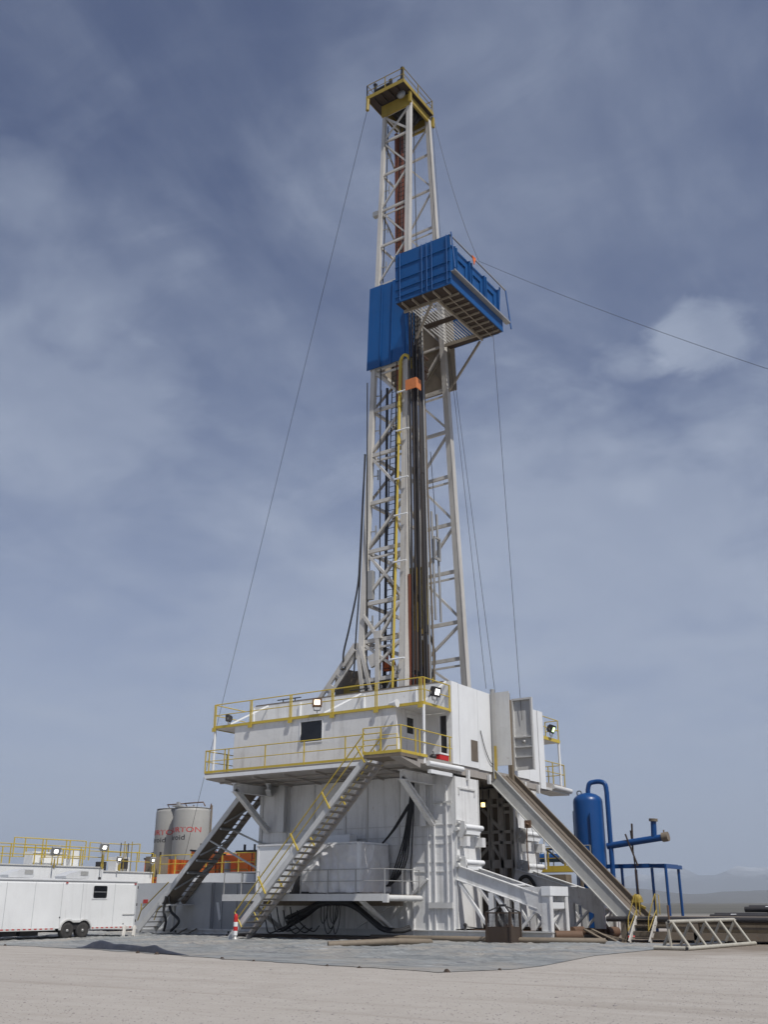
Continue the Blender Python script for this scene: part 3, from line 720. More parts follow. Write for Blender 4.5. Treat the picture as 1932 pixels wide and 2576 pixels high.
m = MB(); m.tube(smooth_pts([(-.25, -1.5, 7.9), (-.25, -1.42, 8.08), (-.25, -1.32, 7.9)], 4), .015, 5); m.build('strap', RUBBER, T)

# ================================================================== MAST
Z0, ZT = ZF + .05, 51.4
def legM(z): return V((-3.33 - .56 * (z - 8) / 43.4, .95 + .0505 * (z - 11.6), z))
def legR(z): return V((-3.33 - .56 * (z - 8) / 43.4, 7.52 - .0555 * (z - 11.6), z))
def legL(z): return V((-6.05 + .25 * (z - 8) / 43.4, .95 + .0505 * (z - 11.6), z))
def legF(z): return V((-6.05 + .25 * (z - 8) / 43.4, 7.52 - .0555 * (z - 11.6), z))
LEV = [12.4, 14.5, 16.6, 19.6, 22.5, 25.5, 28.4, 31.2, 34.2, 37.2, 40.2, 43.0, 45.9, 48.7, 51.0]
def mast():
    M = thing('drilling_mast', (-4.7, 4.2, ZF), 'tall white lattice drilling mast standing on the drill floor', 'mast')
    for f, nm in ((legM, 'leg'), (legR, 'leg')):
        m = MB(); m.bar(f(Z0), f(31), .38, .38, (0, 1, 0), .33, .33); m.bar(f(31.001), f(ZT), .33, .33, (0, 1, 0), .27, .27)
        sgn = -1 if f is legM else 1
        m.bar(f(Z0) + V((.205, 0, 0)), f(ZT) + V((.15, 0, 0)), .05, .42, (0, 1, 0), .04, .30)
        m.build(nm, MASTW, M)
    for f in (legL, legF):
        m = MB(); m.bar(f(13.6 if f is legL else Z0), f(31), .34, .34, (0, 1, 0), .28, .28); m.bar(f(31.001), f(ZT), .28, .28, (0, 1, 0), .23, .23)
        m.build('leg', MASTW, M)
    def brace(a, b, w=.16, h=.16, mt=MASTW):
        m = MB(); m.bar(a, b, w, h, (0, 0, 1)); return m.build('brace', mt, M)
    for i, z in enumerate(LEV):
        t = .17 if z < 34 else .125
        for fa, fb in ((legL, legM), (legF, legR)):
            brace(fa(z - .05), fb(z), t * .9, t * 1.15)
            if i % 2 == 1 and z < 48: brace(fa(z - .45), fb(z - .40), t * .6, t * .6)
        brace(legL(z), legF(z), t * .9, t)
        if i + 1 < len(LEV):
            z2 = LEV[i + 1]
            for fa, fb in ((legL, legM), (legF, legR)):
                if i % 2 == 1: brace(fa(z + .1), fb(z2 - .1), t * .8, t * .8)
                else: brace(fb(z + .1), fa(z2 - .1), t * .8, t * .8)
            mid = (legL(z2) + legF(z2)) / 2
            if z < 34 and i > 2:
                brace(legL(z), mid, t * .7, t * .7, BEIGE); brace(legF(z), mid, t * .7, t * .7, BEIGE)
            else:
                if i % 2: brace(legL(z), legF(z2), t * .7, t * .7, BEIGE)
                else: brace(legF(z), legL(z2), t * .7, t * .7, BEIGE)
    # X panel near the foot of the left side and the top X
    brace(legL(16.8), legM(19.4), .14, .14); brace(legM(48.9), legL(50.8), .13, .13)
    # heavy foot gussets and raising-leg struts at the lower left
    def strut(a, b, w, h, mt=MASTW): m = MB(); m.ibeam(a, b, w, h, .05, (0, 1, 0)); return m.build('foot_strut', mt, M)
    y = .98
    strut((-6.05, y, 14.2), (-5.05, y, 10.6), .2, .22); strut((-6.15, y, 13.7), (-5.7, y - .02, 10.6), .22, .24)
    strut((-4.95, y, 14.9), (-4.95, y, 10.2), .24, .24); strut((-5.9, y, 15.9), (-5.0, y, 14.6), .16, .16); strut((-4.9, y, 14.5), (-3.6, y, 16.3), .14, .16)
    strut((-4.9, y, 13.2), (-3.6, y, 14.2), .13, .14); strut((-4.85, y, 11.0), (-3.6, y, 13.0), .12, .13)
    m = MB(); m.prism([(-5.6, y - .09, 13.6), (-5.0, y - .09, 13.8), (-5.0, y - .09, 13.15), (-5.35, y - .09, 13.0)], (0, .18, 0)); m.prism([(-5.15, y - .13, 14.5), (-4.7, y - .13, 14.5), (-4.7, y - .13, 14.9), (-5.15, y - .13, 14.9)], (0, .26, 0))
    m.build('foot_gusset', MASTW, M)
    for yy in (.98, 7.4):                     # rear A-frame legs with lightening holes
        a, b = V((-6.25, yy, 14.25)), V((-10.3, yy, 9.6))
        d = (b - a).normalized(); n = V((-d.z, 0, d.x))
        m = MB()
        for k in (-.22, .22): m.bar(a + n * k, b + n * k, .22, .11, (0, 1, 0))
        L_ = (b - a).length; s = 0
        while s < L_ - .3:
            m.bar(a + d * (s + .0) + n * -.18, a + d * s + n * .18, .04, .28, (d.x, 0, d.z)); 
            s += .95
            p, q = a + d * min(s - .35, L_), a + d * min(s, L_)
            m.hexa([p + n * -.19 + V((0, -.06, 0)), q + n * -.19 + V((0, -.06, 0)), q + n * .19 + V((0, -.06, 0)), p + n * .19 + V((0, -.06, 0))],
                   [p + n * -.19 + V((0, .06, 0)), q + n * -.19 + V((0, .06, 0)), q + n * .19 + V((0, .06, 0)), p + n * .19 + V((0, .06, 0))])
        m.bar(a + d * .2, a + d * 1.3, .18, .34, (0, 1, 0))
        m.build('rear_leg', MASTW, M)
    # ladder in the mast, with cage hoops
    m = MB(); ax, bx = -4.95, -4.5
    def ly(z): return .95 + .0505 * (z - 11.6) + .42
    for x in (ax, bx): m.tube([(x, ly(8), 8), (x + .15, ly(50.8), 50.8)], .03, 6)
    z = 8.3
    while z < 50.6:
        k = .15 * (z - 8) / 43; m.tube([(ax + k, ly(z), z), (bx + k, ly(z), z)], .018, 5); z += .36
    m.build('ladder', DARK, M)
    # red-brown guide track and its lower dark part
    m = MB(); m.bar((-5.45, 4.32, 29.5), (-5.45, 4.32, 50.2), .42, .3, (1, 0, 0)); m.bar((-5.62, 4.02, 29.5), (-5.62, 4.02, 50.2), .1, .2, (1, 0, 0)); m.build('guide_track', REDBR, M)
    m = MB(); m.bar((-5.3, 2.1, 9.5), (-5.3, 2.4, 30), .10, .12, (1, 0, 0)); m.build('guide_track', DARK, M)
    # yellow standpipe with its gooseneck and clamps
    def sp(z): return V((-3.86, .95 + .0505 * (z - 11.6) - .28, z))
    m = MB(); m.tube([sp(7.9), sp(25.8)], .07, 12)
    m.tube([sp(25.81), sp(30.6)] + smooth_pts([sp(30.62), sp(31.1) + V((.02, 0, 0)), sp(31.35) + V((.28, .0, 0)), sp(31.05) + V((.6, .05, 0)), sp(30.4) + V((.75, .1, 0))], 4)[1:], .10, 12)
    m.tube([sp(25.6), sp(26.0)], .115, 12); m.tube([sp(28.0), sp(28.3)], .13, 12)
    stp = m.build('standpipe', YEL, M)
    for z in (13.2, 18.5, 21.2, 23.4, 26.4, 28.9):
        m = MB(); m.tube([sp(z) + V((-.1, -.12, 0)), sp(z) + V((.75, -.1, .0))], .05, 8); m.build('pipe_clamp', CLEAN, M)
    # junction boxes and lamp brackets on the left leg
    m = MB(); p = legL(17.4); m.box(p.x + .2, p.x + .55, p.y - .12, p.y + .12, 16.8, 18.4); m.build('junction_box', GALV, M)
    for z in (15.6, 18.1, 20.8, 24.2, 27.1, 29.4, 38.6, 41.5, 44.6, 47.3):
        m = MB(); p = legL(z); m.bar(p + V((.15, .1, 0)), p + V((.55, .1, -.06)), .05, .05); m.bar(p + V((.5, .1, -.3)), p + V((.5, .1, .3)), .07, .07); m.build('mast_lamp', GALV, M)
    p = legL(43); m = MB(); m.box(p.x - .55, p.x - .16, p.y - .15, p.y + .15, 42.7, 43.05); m.build('bracket', GALV, M)
    # blue wind break on the near side, beige inside of the far one
    def yb(z): return .95 + .0505 * (z - 11.6) - .26
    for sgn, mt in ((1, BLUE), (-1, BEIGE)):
        m = MB()
        def py(z, o=0): return yb(z) + o if sgn > 0 else 8.42 - .0555 * (z - 11.6) - .62 + o
        zb, zt = 31.15, 37.0
        for x0, x1, o in ((-6.3, -5.35, 0), (-5.349, -4.55, .05), (-4.549, -3.02, 0)):
            if sgn < 0: o = 0
            m.hexa([(x0, py(zb, o), zb), (x1, py(zb, o), zb), (x1, py(zb, o + .06), zb), (x0, py(zb, o + .06), zb)],
                   [(x0, py(zt, o), zt), (x1, py(zt, o), zt), (x1, py(zt, o + .06), zt), (x0, py(zt, o + .06), zt)])
        wb = m.build('wind_break', mt, M)
        m = MB()
        for x in (-5.35, -4.55, -3.6): m.bar((x, py(zb, .0) - .02 * sgn, zb + .02), (x, py(zt) - .02 * sgn, zt - .02), .05, .05)
        if sgn < 0:
            m.bar((-5.9, py(31.3) - .04, 31.3), (-3.5, py(34) - .04, 34), .12, .06); m.bar((-3.6, py(31.3) - .04, 31.3), (-5.6, py(34.2) - .04, 34.2), .12, .06)
            m.bar((-6.1, py(34.2) - .05, 34.2), (-3.2, py(34.2) - .05, 34.2), .15, .06)
        m.build('stiffener', mt, wb)
    m = MB()
    for x0, x1 in ((-6.2, -6.13),): m.hexa([(x0, 1.9, 31.15), (x1, 1.9, 31.15), (x1, 6.5, 31.15), (x0, 6.5, 31.15)], [(x0, 2.2, 37), (x1, 2.2, 37), (x1, 6.2, 37), (x0, 6.2, 37)])
    m.build('wind_break', BEIGE, M)

    # ------------------------------------------------ crown
    cz = 51.95
    m = MB(); m.box(-6.5, -3.55, 1.75, 5.45, cz - .10, cz)
    for x in (-6.0, -5.4, -4.8, -4.2): m.box(x - .04, x + .04, 1.8, 5.4, cz - .24, cz - .101)
    m.build('crown_deck', DARKR, M)
    m = MB()
    for a in ((-6.53, -3.52, 1.72, 1.749), (-6.53, -3.52, 5.451, 5.48)): m.box(a[0], a[1], a[2], a[3], cz - .16, cz + .12)
    for a in ((-6.53, -6.501), (-3.549, -3.52)): m.box(a[0], a[1], 1.75, 5.45, cz - .16, cz + .12)
    m.build('crown_edge', YELOLD, M)
    m = MB()
    m.box(-5.95, -3.75, 2.72, 2.86, cz - 1.15, cz - .25); m.box(-5.95, -3.75, 5.35, 5.49, cz - 1.15, cz - .25)
    m.box(-3.9, -3.75, 2.861, 5.349, cz - .75, cz - .25); m.box(-5.95, -5.8, 2.861, 5.349, cz - .75, cz - .25)
    for y in (2.6, 5.5): m.box(-3.74, -3.58, y, y + .22, cz - 1.0, cz - .17)
    m.build('crown_beam', YELOLD, M)
    m = MB()
    for y in (3.4, 3.7, 4.0, 4.3, 4.6): m.lathe((-4.7, y, cz - .55), [(.12, -.06), (.62, -.06), (.56, 0), (.62, .06), (.12, .06)], 26, 'Y')
    m.tube([(-4.7, 3.2, cz - .55), (-4.7, 4.85, cz - .55)], .12, 10); m.build('crown_sheave', DARK, M)
    m = MB(); m.lathe((-4.1, 2.3, cz - .5), [(.05, -.05), (.3, -.05), (.24, 0), (.3, .05), (.05, .05)], 20, 'Y'); m.bar((-4.1, 2.3, cz - .5), (-4.1, 2.3, cz - .15), .08); m.build('small_sheave', GALV, M)
    railing(M, [(-6.48, 1.78, cz), (-3.57, 1.78, cz), (-3.57, 5.42, cz), (-6.48, 5.42, cz), (-6.48, 1.78, cz)], YELOLD, 1.08, .028, 1.55, name='crown_railing')
    m = MB(); m.tube([(-6.1, 2.2, cz + .7), (-4.9, 2.2, cz + .75)], .13, 10); m.bar((-6.1, 2.2, cz), (-6.1, 2.2, cz + 1.25), .14); m.bar((-4.85, 2.2, cz), (-4.85, 2.2, cz + 1.1), .2, .14)
    m.bar((-4.35, 2.3, cz), (-4.35, 2.3, cz + .8), .08); m.bar((-4.35, 2.3, cz + .8), (-3.85, 2.3, cz + .8), .08)
    m.bar((-3.95, 2.1, cz), (-3.85, 2.1, cz + 1.35), .15); m.lathe((-3.85, 2.1, cz + 1.3), [(.05, 0), (.16, .08), (.12, .2)], 10)
    m.lathe((-6.1, 2.2, cz + 1.2), [(.05, 0), (.15, .08), (.1, .2)], 10)
    m.build('crown_fitting', DARK, M)
    m = MB(); m.tube([(-6.35, 1.7, cz - .25), (-6.38, 1.68, cz - 1.15)], .12, 10); m.build('guide_tube', YELOLD, M)

    # ------------------------------------------------ racking board (monkey board)
    zb, zt = 34.0, 37.3
    x0, x1, y0, y1 = -3.30, .42, .28, 6.62
    B = MB(); B.box(x0, x1, y0, y0 + .06, zb, zt)
    B = B.build('racking_board', BLUE, M)
    B['label'] = 'blue panelled racking board jutting from the mast'
    m = MB()
    for z in (34.35, 34.85, 35.5, 36.4): m.box(x0, x1, y0 - .05, y0 - .002, z - .025, z + .025)
    for x in (-2.95, -1.45, -1.12, -.78, -.28 + .5): m.tube([(x, y0 - .06, zb + .02), (x, y0 - .06, zt)], .03, 6)
    m.build('panel_rib', BLUE, B)
    m = MB(); m.box(x1 - .06, x1, y0 + .061, y1 - .06, zb, 34.78)                       # kick panel
    bay = [(.9, 1.35), (1.4, 2.55), (2.9, 3.3), (3.35, 4.5), (4.9, 5.3), (5.35, 6.3)]
    m.box(x1 - .3, x1 - .24, y0 + .061, y1 - .06, 34.78, 37.0)
    m.build('front_panel', BLUE, B)
    m = MB()
    for y in (y0 + .12, 1.0, 1.2, 2.75, 2.98, 4.55, 4.75, 6.35): m.box(x1 - .23, x1 - .08, y, y + .09, 34.79, 36.95)
    for a, b in ((1.3, 2.4), (3.1, 4.2), (4.9, 5.9)):
        m.box(x1 - .23, x1 - .16, a, b, 36.3, 36.38); m.box(x1 - .23, x1 - .16, a, b, 35.0, 35.08); m.box(x1 - .23, x1 - .16, a, a + .07, 35.081, 36.299); m.box(x1 - .23, x1 - .16, b - .07, b, 35.081, 36.299)
    m.build('panel_frame', BLUE, B)
    m = MB(); m.box(x1 - .05, x1 + .28, y0 + .02, y1 + .5, 34.79, 34.83); m.box(x1 + .24, x1 + .28, y0, y1 + .5, 34.831, 34.88); m.build('ledge', GALV, B)
    m = MB()
    m.box(x1 - .02, x1 + .06, y0, y1 + .5, 37.22, 37.28); m.build('top_rail', GALV, B); m = MB()
    m.tube([(x1 + .26, y0 + .05, 34.97), (x1 + .1, y0, 37.4)], .045, 8)
    m.tube([(x1 + .28, y1 + .5, 34.4), (x1 + .04, y1 + .48, 37.2)], .05, 8); m.tube([(x1 - .27, y1 - .05, 34.87), (x1 - .1, y1 - .05, 37.2)], .05, 8)
    m.build('rail_post', BLUE, B)
    m = MB(); m.box(-3.30, x1 - .3, y1 - .06, y1, zb, 36.9); m.build('side_panel', BLUE, B)
    m = MB()                                                                              # floor strips
    m.box(x0, x1 - .07, y0 + .065, 1.15, zb, zb + .08); m.box(-.95, x1 - .07, 1.151, y1 - .07, zb, zb + .08); m.box(x0, -.951, 5.9, y1 - .07, zb, zb + .08)
    m.box(x0, -.951, 3.35, 3.75, zb + .02, zb + .09)
    m.build('board_floor', DARKR, B)  # dark tone carries the shade in the recesses between the joists
    m = MB()
    for x in (-2.9, -2.2, -1.5, -.8, -.1): m.box(x - .03, x + .03, y0 + .07, 1.14, zb - .14, zb - .002)
    for k in range(9): m.box(-.95, x1 - .08, 1.3 + k * .6, 1.34 + k * .6, zb - .12, zb - .002)
    m.box(-.32, -.27, 1.16, y1 - .1, zb - .14, zb - .121)
    m.box(x0, -.9, 1.15, 1.25, zb - .18, zb - .002); m.box(-1.05, -.951, 1.251, y1 - .1, zb - .18, zb - .002); m.box(x0, -1.051, 5.8, 5.899, zb - .18, zb - .002)
    m.build('floor_joist', BEIGE, B)
    for k in range(11):
        x = -3.1 + k * .19
        for ya, ybb in ((1.26, 3.2), (3.9, 5.79)):
            m = MB(); m.tube([(x, ya, zb + .02), (x, ybb, zb + .02)], .038, 6); m.build('finger', CLEAN, B)
    m = MB(); m.bar((-3.5, 6.5, 31.0), (-1.2, 6.6, 33.9), .12, .12); m.build('board_brace', BEIGE, B)
    m = MB(); m.bar((-3.35, 2.05, 31.9), (-1.4, 1.2, 33.85), .12, .12); m.build('board_brace', BEIGE, B)
    m = MB(); m.prism([(x1 + .07, 2.75, 37.28), (x1 + .07, 3.2, 37.3), (x1 + .1, 3.05, 37.0), (x1 + .08, 2.95, 36.7), (x1 + .06, 2.85, 37.05)], (.03, 0, 0)); m.build('flag', ORNG, B)
    return M
mast()

# ------------------------------------------------ racked pipe, travelling block, lines
def pipe_stand(a, b, r, mt, label):
    a, b = V(a), V(b); L_ = (b - a).length; d = (b - a) / L_
    T = thing('drill_pipe_stand', a, label, 'drill pipe', 'drill pipe racked in the mast')
    m = MB(); m.tube([a, b], r, 10); m.build('pipe', mt, T)
    off = random.uniform(-1.6, 1.6)
    for z in (0, L_ * .31 + off, L_ * .64 + off, L_ - .5):
        m = MB(); p = a + d * z; m.tube([p, p + d * .4], r * 1.22, 10); m.build('tool_joint', mt, T)
lab = 'dark drill pipe stand racked upright in the mast behind the near leg'
for i, (x, ya, yt, r, mt) in enumerate(((-2.95, 1.24, 1.55, .055, DARK), (-2.85, 1.42, 1.68, .055, PIPE), (-3.0, 1.66, 1.92, .065, PIPE), (-2.75, 1.72, 1.88, .06, DARK),
        (-2.95, 1.95, 2.10, .085, DARK), (-2.8, 2.10, 2.22, .05, PIPE), (-2.9, 2.60, 2.42, .10, DARK), (-2.75, 2.66, 2.55, .05, GALV), (-3.0, 3.20, 2.66, .06, DARK), (-2.9, 3.38, 2.80, .055, BRWN))):
    pipe_stand((x, ya, ZF), (x - .2, yt, 35.4 + .12 * (i % 3)), r, mt, lab)
T = thing('top_drive', (-3.8, 3.9, 12), 'yellow and rusty top drive hanging low inside the mast behind the racked pipe', 'top drive')
m = MB(); m.box(-4.4, -3.5, 2.0, 2.8, 15.0, 18.6); m.box(-4.3, -3.7, 2.85, 3.6, 15.2, 18.3); m.v = [(a_, b_ + .5, c_) for a_, b_, c_ in m.v]; m.build('block_body', BLOCKY, T)
m = MB(); m.prism([(-3.45, 2.15, 18.2), (-3.45, 2.4, 18.7), (-3.45, 2.68, 18.5), (-3.45, 2.62, 15.9), (-3.45, 2.35, 15.2)], (.08, 0, 0)); m.prism([(-3.55, 2.95, 18.2), (-3.55, 3.3, 18.3), (-3.55, 3.36, 15.9), (-3.55, 3.05, 15.6)], (.08, 0, 0))
m.v = [(a_, b_ + .5, c_) for a_, b_, c_ in m.v]; m.build('block_plate', YEL, T)
m = MB(); m.prism([(-3.45, 2.35, 14.6), (-3.45, 2.78, 14.7), (-3.45, 2.8, 13.7), (-3.45, 2.62, 12.9), (-3.45, 2.42, 13.4)], (.12, 0, 0)); m.v = [(a_, b_ + .5, c_) for a_, b_, c_ in m.v]; m.build('hook_plate', YEL, T)
m = MB(); m.box(-3.9, -3.5, 1.7, 2.15, 12.9, 14.99); m.box(-4.0, -3.6, 2.9, 3.5, 12.4, 14.6); m.v = [(a_, b_ + .5, c_) for a_, b_, c_ in m.v]; m.build('sheave_case', RUST, T)
m = MB(); m.box(-4.4, -3.6, 1.6, 3.4, 8.2, 12.3); m.v = [(a_, b_ + .5, c_) for a_, b_, c_ in m.v]; m.build('motor_frame', DARKR, T)
m = MB(); m.tube([(-3.9, 2.6, 12.3), (-3.9, 2.6, 15.0)], .14, 12); m.tube(smooth_pts([(-3.5, 3.3, 15.2), (-3.4, 3.6, 14.2), (-3.4, 3.5, 13.2), (-3.5, 3.2, 12.4)], 4), .06, 8); m.v = [(a_, b_ + .5, c_) for a_, b_, c_ in m.v]; m.build('hose', RUBBER, T)
m = MB(); m.box(-3.9, -3.6, 3.7, 4.0, 12.0, 13.0); m.v = [(a_, b_ + .5, c_) for a_, b_, c_ in m.v]; m.build('drum_cover', YEL, T)
m = MB(); m.box(-3.9, -3.5, 3.5, 4.2, 9.0, 11.8); m.v = [(a_, b_ + .5, c_) for a_, b_, c_ in m.v]; m.build('tong_rack', BRWN, T)
T = thing('tool_rack', (-3.2, 1.3, ZF), 'tall red brown rusty tool rack beside the near mast leg at floor level', 'rack')
m = MB(); m.box(-3.2, -3.1, 1.2, 1.55, 8, 17.8); m.box(-3.2, -3.1, 1.56, 2.6, 8, 12.5); m.build('frame', REDBR, T)
T = thing('pipe_elevator_frame', (-3.0, 1.9, 29), 'orange band and dark frame round the pipe tops under the racking board', 'frame')
m = MB(); m.box(-3.28, -2.6, 1.22, 1.27, 28.75, 29.4); m.box(-2.6, -2.55, 1.22, 1.75, 28.75, 29.4); m.build('band', TERRA, T)
m = MB(); m.box(-3.3, -3.25, 1.9, 3.6, 30.4, 31.3); m.bar((-3.2, 1.9, 31.0), (-3.2, 3.6, 31.0), .1, .18); m.bar((-3.2, 2.0, 31.8), (-3.2, 3.6, 31.8), .1, .14); m.build('frame', RUST, T)
T = thing('drawworks', (-8.2, 3.5, ZF), 'yellow and brown winch drum between the rear legs of the mast', 'winch')
m = MB(); m.lathe((-7.2, 3.3, 12.1), [(.2, -1.1), (1.15, -1.1), (1.15, -1.0), (.7, -.98), (.7, .98), (1.15, 1.0), (1.15, 1.1), (.2, 1.1)], 26, 'Y'); m.build('drum', YELOLD, T)
m = MB(); m.box(-8.6, -5.9, 1.7, 5.2, 9.8, 10.9); m.box(-8.4, -6.2, 1.9, 2.1, 10.91, 13.2); m.box(-8.4, -6.2, 4.5, 4.7, 10.91, 13.2); m.box(-8.5, -8.2, 2.2, 4.5, 11.2, 13.6); m.build('frame', BRWN, T)
m = MB(); m.box(-7.6, -6.6, 1.6, 1.69, 10.95, 12.4); m.build('guard', YELOLD, T)
m = MB(); m.tube(smooth_pts([(-5.2, 2.2, 13.5), (-5.0, 2.0, 13.9), (-4.7, 2.0, 13.6), (-4.5, 2.1, 12.9)], 4), .06, 7); m.box(-5.3, -4.9, 1.9, 2.2, 13.0, 13.5); m.build('red_hose', ORNG, T)
for k, (x, y) in enumerate(((-4.9, 3.75), (-4.75, 3.95), (-4.6, 4.15), (-4.9, 4.4), (-4.7, 4.55), (-4.5, 5.0))):
    cable('drilling_line', [(x, y, 18.3), (x - .05, 3.45 + k * .22, 51.3)], .028, DARK, 'thin dark drilling line running from crown to block inside the mast', 'cable', 'drilling lines inside the mast')
for k, (x0, y0, z0, x1, y1, z1) in enumerate(((-5.9, 1.2, 30, -5.7, 1.05, 9), (-5.3, 1.7, 31, -5.1, 1.3, 9.5), (-4.1, 1.6, 31, -4.15, 1.1, 9.5), (-5.55, 2.95, 50, -5.6, 2.35, 37), (-3.35, 2.7, 31, -3.3, 1.5, 8.5))):
    cable('mast_hose', [(x0, y0, z0), (x1, y1, z1)], .035, RUBBER, 'black hose hanging straight down inside the left side of the mast', 'hose', 'hoses hanging in the mast')
cable('service_loop', smooth_pts([(-6.22, 1.5, 25.6), (-6.24, 1.3, 22.5), (-6.28, 1.15, 19.5), (-6.35, 1.05, 17.6), (-6.75, .9, 15.4), (-7.1, .85, 13.9), (-7.0, .9, 13.1)]), .05, RUBBER, 'thick black service loop sagging off the left mast leg', 'hose')
cable('mast_cable', smooth_pts([(-6.22, 1.45, 25.6), (-6.25, 1.1, 18), (-6.35, .95, 15), (-6.4, .85, 12.6)]), .04, RUBBER, 'black cable strapped straight down the left mast leg', 'hose')
for yy, ln in ((6.15, 0), (6.75, 0)):
    cable('tong_rod', [(-4.6, yy - .1, 23.2), (-4.5, yy, 16.6)], .07, GALV, 'grey counterweight rod hanging inside the far mast leg', 'rod', 'counterweight rods')
T = thing('hanging_frame', (-4.4, 6.3, 20), 'small grey shackle frame hanging between the counterweight rods', 'frame')
m = MB(); m.box(-4.45, -4.35, 5.95, 6.05, 20.2, 21.6); m.box(-4.45, -4.35, 6.55, 6.65, 20.2, 21.6); m.box(-4.45, -4.35, 6.051, 6.549, 21.5, 21.6); m.box(-4.45, -4.35, 6.051, 6.549, 20.2, 20.35); m.build('frame', GALV, T)
m = MB(); m.tube([(-4.4, 6.3, 21.6), (-4.5, 5.9, 27)], .02, 5); m.build('chain', DARK, T)
# guy and winch lines
cable('guy_wire', sag((-6.38, 1.66, 50.8), (-32.0, 14.2, .3), -.0), .014, DARK, 'thin guy wire falling from the crown to the ground at far left', 'wire')
cable('escape_line', sag((-3.5, 5.6, 51.2), (.5, 3.6, 37.35), .9), .013, DARK, 'thin line slanting from the crown to the racking board top', 'wire')
cable('escape_line', sag((.5, 3.6, 37.35), (46, -10, 0.5), 1.6, 24), .011, DARK, 'thin escape line running from the racking board out to the right', 'wire')
cable('winch_line', [(-3.4, 6.6, 34.0), (.1, 3.3, 11.7)], .013, DARK, 'thin winch line from the mast to the first pillar of the floor door', 'wire')
cable('winch_line', [(-3.4, 6.9, 33.6), (.12, 4.22, 11.6)], .013, DARK, 'thin winch line just right of its twin ending on the swung door leaf', 'wire')
cable('winch_line', [(.4, 5.2, 33.9), (.75, 5.88, 10.4)], .013, DARK, 'thin line hanging from the racking board to the ribbed door leaf', 'wire')
cable('winch_line', smooth_pts([(.6, 6.1, 7.1), (.6, 6.9, 4.5), (.7, 7.0, 2.2)]), .013, DARK, 'thin line hanging down before the right support tower', 'wire')
cable('guy_wire', [(-3.7, 5.6, 51.3), (-3.6, 6.9, 33.5)], .013, DARK, 'thin wire inside the right mast leg above the board', 'wire')

# ================================================================== RAMP AND CATWALK
def vramp():
    T = thing('pipe_ramp', (3.5, 4.85, 0), 'steep grey pipe ramp with worn wooden trough from the floor door to the catwalk', 'ramp')
    a, b = V((.12, 0, 7.72)), V((6.75, 0, 1.02)); d = (b - a).normalized(); n = V((-d.z, 0, d.x))
    if n.z < 0: n = -n
    Y0, Y1 = 3.85, 5.9
    for y, nm in ((Y0, 'near'), (Y1, 'far')):
        m = MB()
        m.bar(a + V((0, y, 0)) - n * .27, b + V((0, y, 0)) - n * .27, .06, .54, n)
        m.bar(a + V((0, y - .06, 0)) - n * .56, b + V((0, y - .06, 0)) - n * .56, .18, .04, n)
        m.bar(a + V((0, y - .02, 0)) + n * .02, b + V((0, y - .02, 0)) + n * .02, .11, .04, n)
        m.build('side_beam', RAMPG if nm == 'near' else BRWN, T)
    m = MB(); m.bar(a + V((0, (Y0 + Y1) / 2, 0)) - n * .22, b + V((0, (Y0 + Y1) / 2, 0)) - n * .22, Y1 - Y0 - .08, .06, n); m.build('trough', WOOD, T)
    m = MB()
    for y in (Y0 + .5, Y1 - .5): m.bar(a + V((0, y, 0)) - n * .17, b + V((0, y, 0)) - n * .17, .16, .05, n)
    m.build('trough_rail', WOOD, T)
    m = MB(); m.box(6.45, 6.75, Y0 + .05, Y1 - .05, .25, .8); m.build('ramp_foot', GREYW, T)
    m = MB(); m.tube([V((1.9, Y0 - .1, 5.15)), V((1.9, Y0 - .3, 5.0))], .1, 8); m.box(1.75, 2.05, Y0 - .28, Y0 - .16, 4.9, 5.25); m.build('snatch_block', RUST, T)
    m = MB(); m.tube(smooth_pts([(1.9, Y0 - .3, 5.0), (1.85, Y0 - .32, 4.0), (1.9, Y0 - .3, 3.0)]), .025, 6); m.build('chain', RUST, T)
    m = MB(); m.lathe((6.2, Y1 - .1, 1.75), [(.05, -.14), (.2, -.14), (.2, .14), (.05, .14)], 14, 'Y'); m.box(6.0, 6.4, Y1 - .3, Y1 + .1, 1.6, 1.72); m.bar((6.0, Y1, 1.6), (6.55, Y1 - .1, 1.35), .1); m.build('stop_roller', YELOLD, T)
vramp()
